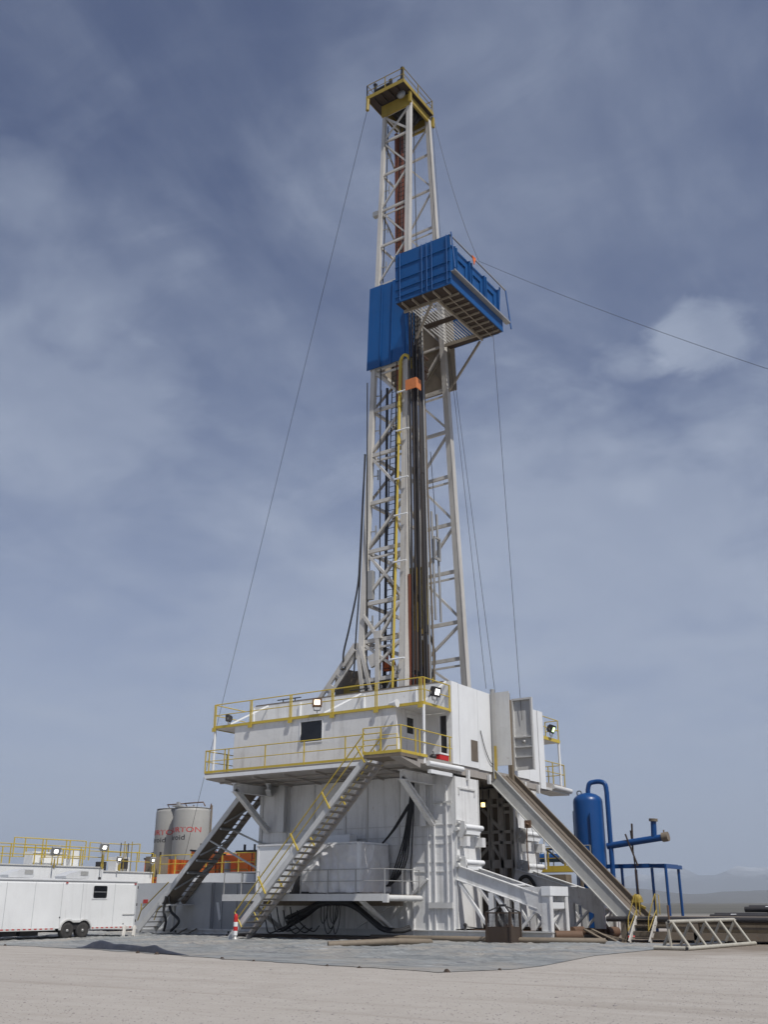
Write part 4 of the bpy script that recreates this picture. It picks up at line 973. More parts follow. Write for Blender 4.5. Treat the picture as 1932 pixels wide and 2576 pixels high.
def catwalk():
    T = thing('catwalk', (12, 4.9, 0), 'long low steel catwalk with dark tube edge running from the ramp foot', 'catwalk')
    m = MB(); m.box(6.8, 26, 3.75, 6.6, .93, 1.02); m.build('deck', BRWN, T)
    m = MB(); m.tube([(5.55, 3.62, .92), (26, 3.62, .92)], .11, 12); m.build('edge_tube', DARK, T)
    m = MB(); m.box(6.8, 26, 3.8, 3.95, .55, .925); m.box(6.8, 26, 6.3, 6.45, .55, .925); m.box(6.8, 26, 3.55, 4.2, .12, .42); m.build('girder', BRWN, T)
    m = MB(); m.box(7.2, 26, 6.9, 7.9, .02, .62); m.build('pipe_tub', BRWN, T)
    for x in (6.2, 9.4, 12.6, 15.8, 19):
        m = MB(); m.box(x, x + .22, 3.55, 3.78, .0, .82); m.build('leg', BRWN, T)
    T = thing('catwalk_stair', (7.4, 3.2, 0), 'short cream stair with yellow handrails at the catwalk edge', 'stair')
    for x in (6.95, 7.85):
        m = MB(); m.bar((x - .1, 2.75, .0), (x, 3.6, 1.0), .06, .2, (0, -.7, .7)); m.build('stringer', MASTW, T)
        m = MB(); m.tube([(x - .1, 2.7, .45), (x - .1, 2.85, 1.0), (x, 3.6, 1.95), (x + .12, 3.7, 1.9), (x + .1, 3.75, 1.1)], .022, 6); m.tube([(x - .1, 2.78, .5), (x, 3.6, 1.3)], .022, 6); m.tube([(x, 3.6, 1.0), (x, 3.6, 1.95)], .026, 6); m.build('handrail', YELOLD, T)
    for k in range(4):
        m = MB(); m.box(6.95, 7.85, 2.84 + k * .2, 3.04 + k * .2, .18 + k * .24, .21 + k * .24); m.build('tread', BRWN, T)
catwalk()
def pipe_rack_stand():
    ox, oy = 10.35, -3.5; ang = math.radians(-5)
    T = thing('pipe_rack', (ox, oy, 0), 'cream tubular triangular pipe rack standing at the right edge of the liner', 'pipe rack')
    c, s = math.cos(ang), math.sin(ang)
    def P(x, y, z): return (ox + c * x - s * y, oy + s * x + c * y, z)
    L_ = 6.6
    m = MB(); m.tube([P(1.12, -.05, .07), P(1.12, L_, .07)], .075, 12); m.build('base_tube', RACKP, T)
    m = MB(); m.tube([P(-.02, .25, .07), P(-.02, L_ - .4, .07)], .07, 12); m.build('base_tube', RACKP, T)
    m = MB(); m.tube([P(-.15, .0, .07), P(1.035, .0, .07)], .075, 12); m.build('cross_tube', RACKP, T)
    m = MB(); m.tube([P(.55, -.12, .95), P(.55, L_ - .5, .95)], .065, 12); m.build('top_tube', RACKP, T)
    m = MB(); m.tube([P(.55, -.135, .95), P(.55, -.125, .95)], .045, 12); m.build('tube_mouth', DARK, T); m = MB(); m.tube([P(1.12, -.065, .07), P(1.12, -.055, .07)], .055, 12); m.build('tube_mouth', DARK, T)
    m = MB(); m.tube([P(.5, .05, 1.0), P(.48, .1, 1.5)], .04, 7); m.build('stop_pin', RUST, T)
    for k in range(5):
        y = .12 + k * (L_ - .7) / 4
        m = MB(); m.tube([P(.55, y, .96), P(1.1, y + .1, .12)], .055, 9); m.build('leg', RACKP, T)
        m = MB(); m.tube([P(.52, y + .3, .96), P(.02, y + .35, .12)], .055, 9); m.build('leg', RACKP, T)
    m = MB(); m.bar(P(.42, .03, .95), P(.5, .03, .1), .13, .06, (1, 0, 0)); m.build('leg', RACKP, T)
pipe_rack_stand()
# racked casing on the far side of the catwalk
def far_pipes():
    rows = [((9.5, 12.0, 1.28), (34, 11.0, 1.28), .13, 5), ((8.2, 10.6, .95), (34, 9.6, .95), .12, 6), ((19.0, 23.0, 1.9), (46, 22, 1.9), .16, 2)]
    for i, (a, b, r, n) in enumerate(rows):
        for k in range(n):
            o = V((.3 * ((k * 7) % 3) - .2, k * r * 2.1, (k % 2) * r * .5 if n > 2 else 0))
            T = thing('casing_pipe', V(a) + o, ('dark casing pipe lying in the upper layer of the far pipe rack', 'dark drill collar lying in the low row just behind the catwalk', 'dark pipe lying in the most distant rack at the right edge')[i], 'pipe', ('pipes in the far rack', 'low row of pipes behind the catwalk', 'most distant pipes at the right')[i])
            m = MB(); m.tube([V(a) + o, V(b) + o], r, 12); m.build('pipe', DARK, T)
            if k % 2 == 0 or n < 3:
                m = MB(); m.tube([V(a) + o + V((1.0, 0, 0)), V(a) + o + V((1.25, 0, 0))], r * 1.12, 12); m.build('thread_protector', CLEAN, T)
    for x in (12, 18, 25):
        T = thing('pipe_support', (x, 11.5, 0), 'dark timber and steel trestle under the far pipes', 'trestle', 'trestles under the far pipes')
        m = MB(); m.box(x, x + .3, 9.3, 13.5, .55, .85); m.build('beam', BRWN, T)
        for y in (9.5, 11.4, 13.1):
            m = MB(); m.box(x + .02, x + .28, y, y + .25, 0, .549); m.build('leg', BRWN, T)
    m = MB(); m.lathe((17.2, 10.3, 1.25), [(.14, 0), (.14, .12), (.05, .2)], 12); m.build('end_cap', ORNG, T)
far_pipes()

# ================================================================== STAIRS
def near_stair():
    T = thing('steel_stair', (-5, -3.9, 0), 'long grey steel stair with yellow handrails rising to the floor landing', 'stair')
    a, b = V((-1.85, 0, 7.55)), V((-9.35, 0, .06)); d = (b - a).normalized(); n = V((-d.z, 0, d.x)); n = n if n.z > 0 else -n
    Ya, Yb = -4.55, -3.28
    for y in (Ya, Yb):
        m = MB(); m.bar(a + V((0, y, 0)), b + V((0, y, 0)), .05, .24, n); 
        m.bar(a + V((0, y + .04, 0)) + n * .11, b + V((0, y + .04, 0)) + n * .11, .1, .03, n); m.bar(a + V((0, y + .04, 0)) - n * .12, b + V((0, y + .04, 0)) - n * .12, .1, .03, n)
        m.build('stringer', GREYW if y == Ya else UNDER, T)  # far stringer gets the darker tone, its shade put into the colour
    N_ = 30
    for k in range(N_):
        p = a.lerp(b, (k + .7) / (N_ + .6)); m = MB()
        m.box(p.x - .13, p.x + .13, Ya + .03, Yb - .03, p.z - .02, p.z + .02); m.box(p.x - .13, p.x - .11, Ya + .03, Yb - .03, p.z - .06, p.z - .021)
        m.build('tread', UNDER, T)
    for y, yo in ((Ya, -.03), (Yb, .03)):
        m = MB()
        top = [a + V((-.05, y + yo, 1.05)), b + V((.35, y + yo, 1.1)), b + V((.12, y + yo, .55))]
        m.tube([a + V((-.05, y + yo, 1.08)), b + V((.3, y + yo, 1.12))], .03, 7); m.tube([a + V((-.05, y + yo, .62)), b + V((.3, y + yo, .66))], .025, 7)
        m.tube([b + V((.3, y + yo, 1.12)), b + V((.75, y + yo, .5))], .03, 7)
        h = m.build('handrail', YEL, T)
        for t in (.02, .27, .5, .74):
            p = a.lerp(b, t) + V((0, y + yo * 2.2, 0)); m = MB()
            m.bar(p, p + n * .42 + V((-.05, 0, .55)), .07, .05, (0, 1, 0)) if False else m.bar(p + V((.15, 0, -.05)), p + V((-.32, 0, 1.05 - .36)), .06, .06, (0, 1, 0))
            m.build('post', YEL, h)
near_stair()
def far_stair():
    T = thing('covered_stair', (-15, -.9, 0), 'dark undersided steel stair descending left from the end of the drill floor', 'stair')
    a, b = V((-11.5, 0, 7.45)), V((-17.5, 0, 1.55)); d = (b - a).normalized(); n = V((-d.z, 0, d.x)); n = n if n.z > 0 else -n
    Ya, Yb, Yc = -1.05, .62, -.02
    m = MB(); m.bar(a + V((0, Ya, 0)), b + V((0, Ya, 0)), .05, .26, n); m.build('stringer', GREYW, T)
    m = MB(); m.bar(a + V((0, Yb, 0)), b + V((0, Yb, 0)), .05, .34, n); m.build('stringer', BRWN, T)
    m = MB(); m.bar(a + V((0, (Ya + Yc) / 2, 0)) - n * .1, b + V((0, (Ya + Yc) / 2, 0)) - n * .1, Yc - Ya - .03, .03, n); m.build('soffit_plate', BRWN, T)
    for k in range(25):
        p = a.lerp(b, (k + .5) / 25); m = MB(); m.box(p.x - .10, p.x + .10, Yc + .03, Yb - .03, p.z - .02, p.z + .02); m.build('tread', BRWN, T)
    m = MB(); m.bar(a + V((0, Yc, 0)), b + V((0, Yc, 0)), .05, .12, n); m.build('stringer', BRWN, T)
    m = MB()
    for t0, t1 in ((.12, .32), (.42, .58), (.66, .86)):
        p, q = a.lerp(b, t1), a.lerp(b, t0); m.bar(p + V((0, Ya + .05, 0)) - n * .2, q + V((0, Yb - .1, 0)) - n * .2, .07, .07, n)
    for t in (.36, .62, .72): p = a.lerp(b, t); m.bar(p + V((0, Ya + .05, 0)) - n * .21, p + V((0, Yb - .05, 0)) - n * .21, .1, .1, n)
    m.build('cross_brace', GALV, T)
    # lower flight on the ground
    a2, b2 = V((-17.1, 0, 2.0)), V((-19.0, 0, .25))
    for y in (-1.0, .2):
        m = MB(); m.bar(a2 + V((0, y, 0)), b2 + V((0, y, 0)), .06, .3, n); m.build('stringer', GREYW, T)
        m = MB(); m.tube([a2 + V((.1, y, .6)), b2 + V((.1, y, .95)), b2 + V((-.1, y, .45))], .03, 6); m.tube([b2 + V((.1, y, .95)), b2 + V((.1, y, 1.3))], .03, 6); m.build('handrail', YELOLD, T)
    for k in range(7):
        p = a2.lerp(b2, (k + .5) / 7); m = MB(); m.box(p.x - .12, p.x + .12, -.96, .16, p.z - .02, p.z + .02); m.build('tread', BRWN, T)
    m = MB(); m.box(-17.6, -16.6, -1.1, .65, 1.45, 1.52); m.box(-17.4, -17.25, -.2, -.05, .1, 1.449); m.build('landing', GREYW, T)
    for a_, b_ in (((-14.3, -1.0, 4.65), (-9.6, -.9, 2.6)), ((-13.6, -.1, 5.2), (-9.2, -.2, 3.6))):
        m = MB(); m.bar(a_, b_, .08, .08); m.build('stay', GALV, T)
far_stair()
for k, (y, s) in enumerate(((-1.2, 0), (-1.0, .3))):
    cable('hose_drop', smooth_pts([(-16.9, y, 1.9), (-17.0 + s, y, 1.2), (-16.8 + s * 2.5, y, .7), (-16.9 + s, y, .2)]), .07, RUBBER, 'thick black hose dropping beside the foot of the covered stair', 'hose', 'hoses by the covered stair')

# ================================================================== LOWER PLATFORM, WRAPPED SHED
def porch():
    T = thing('service_platform', (-6.5, -1.5, 1.9), 'grey steel service platform with grey railings on the side of the rig base', 'platform')
    m = MB(); m.box(-11.2, -1.95, -3.0, -.25, 1.80, 1.92); m.build('deck', BRWN, T)
    m = MB(); m.box(-11.2, -1.95, -3.06, -3.0, 1.66, 1.96); m.box(-11.26, -11.2, -3.06, -.25, 1.66, 1.96); m.build('edge_beam', GREYW, T)
    m = MB(); m.tube([(-1.85, -2.95, 1.78), (-1.85, -.1, 1.76)], .13, 14); m.box(-1.95, -1.7, -3.05, -2.9, 1.6, 1.95); m.build('edge_roller', GREYW, T)
    railing(T, [(-11.2, -.4, 1.93), (-11.2, -3.03, 1.93), (-9.0, -3.03, 1.93)], GALV, 1.02, .022, 1.1)
    railing(T, [(-6.5, -3.03, 1.93), (-1.85, -3.03, 1.93), (-1.85, -.2, 1.93)], GALV, 1.05, .022, 1.5)
    for x in (-9.8, -3.2):
        m = MB(); m.bar((x, -2.9, 1.7), (x, -.2, .35), .14, .18, (1, 0, 0)); m.build('support_strut', GREYW, T)
    m = MB(); m.box(-10.5, -2.4, -.9, -.7, 1.45, 1.79); m.build('girder', BRWN, T)
    T = thing('wrapped_shed', (-6.5, -1.5, 1.93), 'white equipment shed on the service platform, half wrapped in creased tarpaulin', 'shed')
    y0, y1 = -2.7, -.3
    m = MB(); m.box(-9.45, -7.3, y0, y1, 2.02, 4.12); m.build('cabin', CLEAN, T)
    m = MB(); m.box(-9.5, -7.28, y0 - .05, y1 + .02, 4.121, 4.19); m.box(-9.46, -9.36, y0 - .03, y0 - .002, 2.02, 4.12); m.box(-7.4, -7.3, y0 - .03, y0 - .002, 2.02, 4.12); m.build('trim', WHITE, T)
    m = MB(); m.box(-7.0, -5.3, -.9, -.3, 4.1, 4.62); m.build('duct', CLEAN, T)
    m = MB(); m.box(-6.9, -3.55, y0 + .25, y1, 2.02, 4.02); m.build('skid_engine', DARK, T)
    m = MB(); m.box(-3.52, -3.38, y0 - .09, y0 + .06, 2.02, 4.16); m.box(-3.56, -3.46, y1 - .1, y1, 2.02, 4.16); m.box(-7.28, -3.46, y0 - .02, y0 + .05, 4.1, 4.17); m.box(-3.55, -3.47, y0 + .1, y1, 4.1, 4.17); m.build('frame', CLEAN, T)
    # tarpaulin: one sheet over the front, one over the end, with sags and creases
    def sheet(L_, place, nx, f_):
        m = MB(); nz = 34
        for j in range(nz):
            t = j / (nz - 1)
            for i in range(nx):
                u = L_ * i / (nx - 1); q, n_ = place(u); m.v.append(V((q[0], q[1], 2.0 + 2.1 * t)) + V(n_) * f_(u, t))
        m.f = [(j * nx + i, j * nx + i + 1, (j + 1) * nx + i + 1, (j + 1) * nx + i) for j in range(nz - 1) for i in range(nx - 1)]
        m.sm = [True] * len(m.f); return m
    def gauss(x, w): return math.exp(-(x / w) ** 2)
    def f_front(u, t):
        z = 2.1 * t
        k = .03 * math.sin(PI * t) + .05 * noise.noise(V((u * 1.6, z * .8, 2))) + .04 * noise.noise(V((u * 3.7 + z * 2.1, z * 1.9, 5)))
        rid = abs(noise.noise(V((u * 1.1 + z * .9, z * .9 - u * .5, 14)))); k += .05 * max(0, 1 - rid / .12)
        k -= .20 * gauss(u - 1.5 - .1 * math.sin(3 * t), .09) * min(1, t * 4) * (t < .75) + .16 * gauss(u - 2.75 + .15 * t, .07) * (1 - t) ** 1.2
        k += .22 * (1 - t) ** 2 * gauss(u - 2.1, .75) + .16 * (1 - t) ** 3 * gauss(u - 3.4, .4)
        k += .10 * gauss(u - 2.2, .6) * gauss(t - .45, .25)
        return k * min(1, (3.75 - u) / .15) * min(1, (u + .1) / .3)
    tp = sheet(3.75, lambda u: ((-7.25 + u, y0 - .04), (0, -1, 0)), 90, f_front).build('tarpaulin', TARP, T)
    def f_end(u, t):
        z = 2.1 * t
        rid = abs(noise.noise(V((u * 1.2 - z * .7, z * .8, 31)))); k = .03 * noise.noise(V((u * 2, z, 3))) + .04 * max(0, 1 - rid / .12)
        return (k + .14 * (1 - t) ** 2.5 * (.6 + .4 * math.sin(3 * u))) * min(1, (u + .02) / .15)
    te = sheet(2.38, lambda u: ((-3.44, y0 + u), (1, 0, 0)), 50, f_end).build('tarpaulin', TARP, T)
    te.modifiers.new('thickness', 'SOLIDIFY').thickness = .012
    m = MB(); m.hexa([(-7.25, y0 + .05, 4.11), (-3.5, y0 + .05, 4.11), (-3.5, y1, 4.13), (-7.25, y1, 4.3)], [(-7.25, y0 + .05, 4.14), (-3.5, y0 + .05, 4.14), (-3.5, y1, 4.16), (-7.25, y1, 4.34)])
    m.build('tarpaulin_roof', TARP, T)
    md = tp.modifiers.new('thickness', 'SOLIDIFY'); md.thickness = .012
    m = MB(); m.prism([(-7.2, y0 - .06, 3.55), (-6.3, y0 - .06, 4.05), (-4.9, y0 - .08, 4.12), (-6.5, y0 - .18, 3.25)], (0, -.01, 0)); m.build('tarpaulin_flap', TARP, T)
    m = MB(); m.box(-7.25, -6.2, y0 - .2, y0 + .1, 1.95, 2.05); m.prism([(-7.2, y0 - .16, 2.02), (-6.75, y0 - .16, 2.02), (-6.75, y0 - .16, 2.75), (-6.85, y0 - .16, 2.75)], (0, .1, 0)); m.build('pipe_end', DARK, T)
porch()
for k, pts in enumerate(([(-9.2, -.6, .9), (-7.5, -1.4, 1.25), (-6.3, -1.6, 1.62), (-4.8, -1.6, 1.62), (-3.9, -1.5, 1.1), (-3.1, -1.4, .55), (-2.3, -1.2, .45), (-1.9, -.9, .6)],
        [(-9.0, -.8, .7), (-7.4, -1.5, 1.1), (-6.2, -1.75, 1.55), (-4.7, -1.7, 1.55), (-3.8, -1.6, 1.0), (-3.0, -1.5, .48), (-2.2, -1.3, .4), (-1.8, -1.0, .5)],
        [(-9.4, -.7, .35), (-7.6, -1.2, 1.0), (-6.4, -1.5, 1.5), (-4.9, -1.5, 1.5), (-3.7, -1.4, .9), (-2.9, -1.4, .42)])):
    cable('cable_bundle', smooth_pts(pts, 7), .10, RUBBER, 'fat black cable bundle slung under the service platform', 'cable', 'cable bundles under the service platform')
for k in range(5):
    x = -6.3 + .18 * k; w = .35 + .16 * ((k * 3) % 4) / 2; dp = .9 + .22 * ((k * 2) % 3)
    cable('cable_loop', smooth_pts([(x, -1.7, 1.6), (x + w * .1, -1.75, 1.6 - dp * .7), (x + w * .5, -1.78, 1.6 - dp), (x + w, -1.75, 1.6 - dp * .7), (x + w * 1.2, -1.7, 1.6)], 7), .022, RUBBER, 'thin black cable loop hanging under the service platform', 'cable', 'cable loops under the service platform')
for k in range(6):
    x = -9.9 + .42 * k
    cable('loose_cable', smooth_pts([(x, -1.6, 1.4 - .15 * (k % 2)), (x + .3, -1.7, .7), (x + .7 + .1 * k, -1.9, .25 + .05 * (k % 3)), (x + 1.5, -1.8, .5 + .1 * (k % 2))], 6), .03, RUBBER, 'thin black cable tangled behind the near stair foot', 'cable', 'loose cables behind the near stair foot')
strands = []
for k in range(6):
    o = .055 * k
    strands.append(([(-2.0 - .03 * k, -.34, 6.95), (-2.02 - .035 * k, -.38 - .02 * (k % 3), 6.0), (-2.15 - o, -.5 - .04 * (k % 2), 4.5), (-2.3 - o * 1.6, -.55 - .06 * (k % 3), 3.4), (-2.7 - o * 2, -.6, 2.7 - .06 * k), (-3.2 - o, -.62, 2.3)], .035))
strands += [([(-1.98, -.36, 6.9), (-1.95, -.45, 5.6), (-2.0, -.55, 3.9), (-2.05, -.6, 3.0), (-1.95, -.6, 2.1)], .03),
            ([(-2.1, -.4, 5.95), (-2.9, -.6, 4.8), (-3.7, -.8, 4.0), (-4.2, -1.0, 3.75)], .04), ([(-2.25, -.4, 5.9), (-3.2, -.55, 4.6), (-4.0, -.6, 3.9), (-4.6, -.7, 3.6)], .04)]
for pts, r in strands:
    cable('power_cable', smooth_pts(pts, 6), r, RUBBER, 'black power cable hanging down the rig side wall from the walkway', 'cable', 'power cables on the rig side wall')

# ================================================================== SMALL THINGS BY THE RIG
def basket():
    T = thing('trash_basket', (3.25, -1.6, 0), 'rusty brown lifting basket with bail standing before the right strut', 'basket')
    x0, x1, y0, y1, h = 2.55, 3.65, -2.0, -1.1, 1.22
    ang = 0
    for x in (x0, x1):
        for y in (y0, y1):
            m = MB(); m.box(x - .045, x + .045, y - .045, y + .045, .02, h); m.build('corner_post', DARKR, T)
    m = MB()
    for z, t in ((.1, .06), (h - .03, .05)):
        m.bar((x0, y0, z), (x1, y0, z), t, t); m.bar((x0, y1, z), (x1, y1, z), t, t); m.bar((x0, y0, z), (x0, y1, z), t, t); m.bar((x1, y0, z), (x1, y1, z), t, t)
    m.build('frame_rail', DARKR, T)
    m = MB()
    for a, b, c, d in ((x0, x1, y0 - .01, y0 + .01), (x0, x1, y1 - .01, y1 + .01), (x0 - .01, x0 + .01, y0, y1), (x1 - .01, x1 + .01, y0, y1)): m.box(a, b, c, d, .12, .66)
    m.build('side_sheet', DARKR, T)
    m = MB()
    for k in range(1, 18):
        x = x0 + (x1 - x0) * k / 18; m.bar((x, y0, .66), (x, y0, h - .05), .013); m.bar((x, y1, .66), (x, y1, h - .05), .013)
    for k in range(1, 10):
        z = .66 + (h - .72) * k / 10; m.bar((x0, y0, z), (x1, y0, z), .013); m.bar((x0, y1, z), (x1, y1, z), .013)
    m.build('mesh', DARK, T)
    m = MB(); rnd = random.Random(5)
    for k in range(40):
        x, y = rnd.uniform(x0 + .1, x1 - .1), rnd.uniform(y0 + .1, y1 - .1); s = rnd.uniform(.06, .16); z = rnd.uniform(.35, .68)
        m.add([V((x, y, z)) + V((rnd.uniform(-1, 1), rnd.uniform(-1, 1), rnd.uniform(-1, 1))) * s for _ in range(4)], [(0, 1, 2), (0, 2, 3), (0, 3, 1), (1, 3, 2)])
    m.build('scrap', RUST, T)
    m = MB()
    for x, y in ((x0, y0), (x1, y0), (x0, y1), (x1, y1)): m.bar((x, y, h), ((x0 + x1) / 2 + (.12 if x == x1 else -.12), (y0 + y1) / 2, h + .24), .05)
    m.bar(((x0 + x1) / 2 - .15, (y0 + y1) / 2, h + .26), ((x0 + x1) / 2 + .15, (y0 + y1) / 2, h + .26), .09); m.build('bail', DARK, T)
basket()
T = thing('striped_post', (-8.72, -4.85, 0), 'red and white banded safety post at the near stair foot', 'post')
for k in range(5):
    m = MB(); r = .10 if k < 4 else .085
    m.lathe((-8.72, -4.85, .22 + k * .185), [(r, 0), (r, .184)] if k < 4 else [(r, 0), (r, .1), (.04, .16)], 14); m.build('band', CLEAN if k % 2 == 0 and k < 4 else RED if k < 4 else RED, T)
m = MB(); m.lathe((-8.72, -4.85, 0.03), [(.16, 0), (.16, .06), (.08, .1), (.08, .19)], 14); m.build('foot', GALV, T)
T = thing('valve_handle', (.5, -.2, .45), 'small dark valve with long lever on the base beam', 'valve')
m = MB(); m.lathe((.4, -.0, .45), [(.09, 0), (.05, .05), (.05, .18), (.11, .2), (.04, .3)], 10); m.build('body', DARK, T)
m = MB(); m.bar((.4, 0, .6), (1.0, .05, .55), .04); m.build('lever', DARK, T)
for k, (x, y) in enumerate(((4.95, 7.2), (5.25, 7.4))):
    T = thing('red_post', (x, y, .1), 'red steel post standing beside the right portal frame', 'post', 'red posts by the right portal frame')
    m = MB(); m.tube([(x, y, .1), (x, y, 1.3)], .09, 10); m.build('shaft', RED, T)
    m = MB(); m.lathe((x, y, .05), [(.18, 0), (.18, .08), (.09, .1)], 12); m.build('foot', RED, T)
for k, (a, b) in enumerate((((4.9, 2.6, .5), (6.3, 1.6, .06)), ((5.1, 2.9, .5), (6.6, 2.0, .06)), ((4.8, 3.1, .45), (6.5, 3.3, .08)))):
    tag(MB().bar(a, b, .14, .05).build('loose_plank', BRWN, None, a), 'weathered plank propped on the ground between the portal frames', 'plank', 'planks by the portal frames')
cable('hose_coil', smooth_pts([(.35, 5.2, 1.9), (.6, 5.2, 2.65), (1.0, 5.25, 2.75), (1.3, 5.3, 2.3), (1.2, 5.3, 1.7)]), .09, RUBBER, 'thick black hose arching behind the left strut', 'hose')
cable('hose_coil', smooth_pts([(.6, 5.3, 1.6), (.85, 5.35, 2.45), (1.15, 5.4, 2.5), (1.45, 5.4, 1.9)]), .07, GALV, 'grey hose arching beside the thick black hose', 'hose')

# ================================================================== TRAILER
def trailer():
    X = -16.4; ya, yb = -17.0, -3.75
    T = thing('cargo_trailer', (X - 1.2, -10, 0), 'white enclosed tandem-axle trailer parked at the left edge of the picture', 'trailer')
    m = MB()
    prof = [(X, .47), (X, 2.42), (X - .03, 2.53), (X - .12, 2.60), (X - 1.2, 2.64), (X - 2.28, 2.60), (X - 2.37, 2.53), (X - 2.4, 2.42), (X - 2.4, .47)]
    m.prism([(x, ya, z) for x, z in prof], (0, yb - ya, 0)); body = m.build('body', CLEAN, T)
    m = MB(); m.tube([(X - .05, ya, 2.56), (X - .05, yb - .02, 2.56)], .07, 10); m.tube([(X - .0, yb - .03, 2.5), (X - .0, yb - .03, .5)], .045, 8); m.build('edge_trim', GREYP2, body)
    m = MB()
    for y in (-13.6, -11.5, -9.96, -8.4, -7.2, -5.2): m.box(X + .002, X + .007, y - .008, y + .008, .5, 2.45)
    m.build('panel_seam', GREYP, body)
    m = MB(); m.box(X + .003, X + .012, ya, -8.62, .40, .5); m.box(X + .003, X + .012, -6.55, yb, .40, .5); m.build('lower_trim', GREYW, body)
    y = -13.4
    while y < yb - .1:
        if not (-8.7 < y + .08 < -6.5):
            m = MB(); m.box(X + .013, X + .016, y, y + .15, .44, .49); m.build('reflector', REDT, body)
        y += .30
    m = MB(); m.box(X + .002, X + .02, -6.62, -5.66, 1.74, 2.40)
    w = m.build('window', CLEAN, T)
    m = MB(); r = .1; pts = []
    for cy, cz, a0 in ((-5.8 - .0, 2.27, 0), (-6.48, 2.27, 90), (-6.48, 1.88, 180), (-5.8, 1.88, 270)):
        for k in range(4):
            a = math.radians(a0 + 30 * k); pts.append((X + .021, cy + .08 * math.cos(a), cz + .08 * math.sin(a)))
    m.prism(pts, (.012, 0, 0)); m.build('pane', GLASS, w)
    m = MB(); m.box(X + .034, X + .04, -6.54, -5.74, 2.06, 2.08); m.build('sash', GREYP, w)
    for y in (-7.93, -7.02):
        W = MB(); W.lathe((X - .16, y, .37), [(.2, .2), (.33, .22), (.37, .17), (.375, .1), (.375, 0), (.36, -.04), (.2, -.05)], 30, 'X'); W = W.build('wheel', TYRE, T)
        m = MB(); m.lathe((X - .16, y, .37), [(.205, .12), (.205, .2), (.16, .17), (.07, .19), (.06, .23), (.02, .235)], 20, 'X'); m.build('rim', GALV, W)
        m = MB()
        for k in range(6):
            a = k * PI / 3; m.tube([(X + .01, y + .11 * math.cos(a), .37 + .11 * math.sin(a)), (X + .035, y + .11 * math.cos(a), .37 + .11 * math.sin(a))], .028, 8)
        m.build('rim_hole', DARK, W)
    m = MB(); pts = [(-8.5, .42)]                                       # double-arched fender
    outer = []
    for cy, a0, a1 in ((-7.93, 180, 62), (-7.02, 118, 0)):
        for k in range(9):
            a = math.radians(a0 + (a1 - a0) * k / 8); outer.append((cy + .50 * math.cos(a), .40 + .47 * math.sin(a)))
    inner = []
    for cy, a0, a1 in ((-7.02, 0, 128), (-7.93, 52, 180)):
        for k in range(9):
            a = math.radians(a0 + (a1 - a0) * k / 8); inner.append((cy + .43 * math.cos(a), .40 + .41 * math.sin(a)))
    m.prism([(X + .004, y, z) for y, z in outer + inner], (.09, 0, 0)); m.build('fender', GREYW, T)
    m = MB(); m.prism([(X + .003, y, z) for y, z in [(-8.42, .42)] + [(cy_ + .44 * math.cos(math.radians(a_)), .40 + .42 * math.sin(math.radians(a_))) for cy_, r_ in ((-7.93, (170, 140, 110, 80, 55)), (-7.02, (125, 100, 70, 40, 10))) for a_ in r_] + [(-6.55, .42)]], (.012, 0, 0)); m.build('wheel_well_shade', DARK, T)  # flat dark plate stands in for the shade behind the wheels
    m = MB(); m.box(X - .3, X - .03, -8.4, -6.55, .45, .8) if False else m.box(X - 2.2, X - .3, -8.3, -6.6, .3, .46); m.build('axle', DARK, T)
    m = MB(); m.box(X - .9, X - .3, -10.3, -9.3, .18, .46); m.box(X - .9, X - .3, -11.6, -10.5, .18, .46); m.build('step_box', DARK, T)
    for y in (-10.22, -6.95):
        m = MB(); m.prism([(X - .75, y - .70, 2.66), (X - .75, y + .65, 2.66), (X - .75, y + .70, 2.76), (X - .75, y + .62, 3.03), (X - .75, y + .1, 3.05), (X - .75, y - .1, 3.0), (X - .75, y - .6, 2.86), (X - .75, y - .74, 2.78)], (-.8, 0, 0))
        ac = m.build('roof_air_conditioner', GREYP2, T)
        m = MB(); m.box(X - .748, X - .735, y + .15, y + .6, 2.82, 3.0); m.build('grille', GALV, ac)
    for y in (-4.75, -4.1):
        m = MB(); m.bar((X + .05, y + .35, .5), (X + .35, y, .05), .12, .1, (1, 0, 0)); m.build('corner_jack', MASTW, T)
    m = MB(); m.lathe((X + .0, -8.42, .95), [(.035, 0), (.03, .02)], 10, 'X'); m.lathe((X + .0, -4.5, .62), [(.03, 0), (.025, .02)], 10, 'X'); m.build('port', DARK, T)
    m = MB(); m.bar((X - 1.2, -5.2, 2.64), (X - 1.2, -5.2, 2.78), .1); m.build('roof_vent', DARK, T)
    for z in (.75, 1.5, 2.3):
        m = MB(); m.box(X - .02, X + .045, yb - .02, yb + .05, z - .06, z + .06); m.build('door_hinge', DARK, T)
    for y, z in ((-3.9, 2.46), (-8.2, 2.46), (-12.5, 2.46)):
        m = MB(); m.box(X + .018, X + .035, y - .06, y + .06, z - .025, z + .025); m.build('marker_light', REDT, T)
    m = MB(); m.bar((X + .03, -4.6, 1.05), (X + .03, -3.78, 1.05), .02); m.build('door_bar', GALV, T)
trailer()

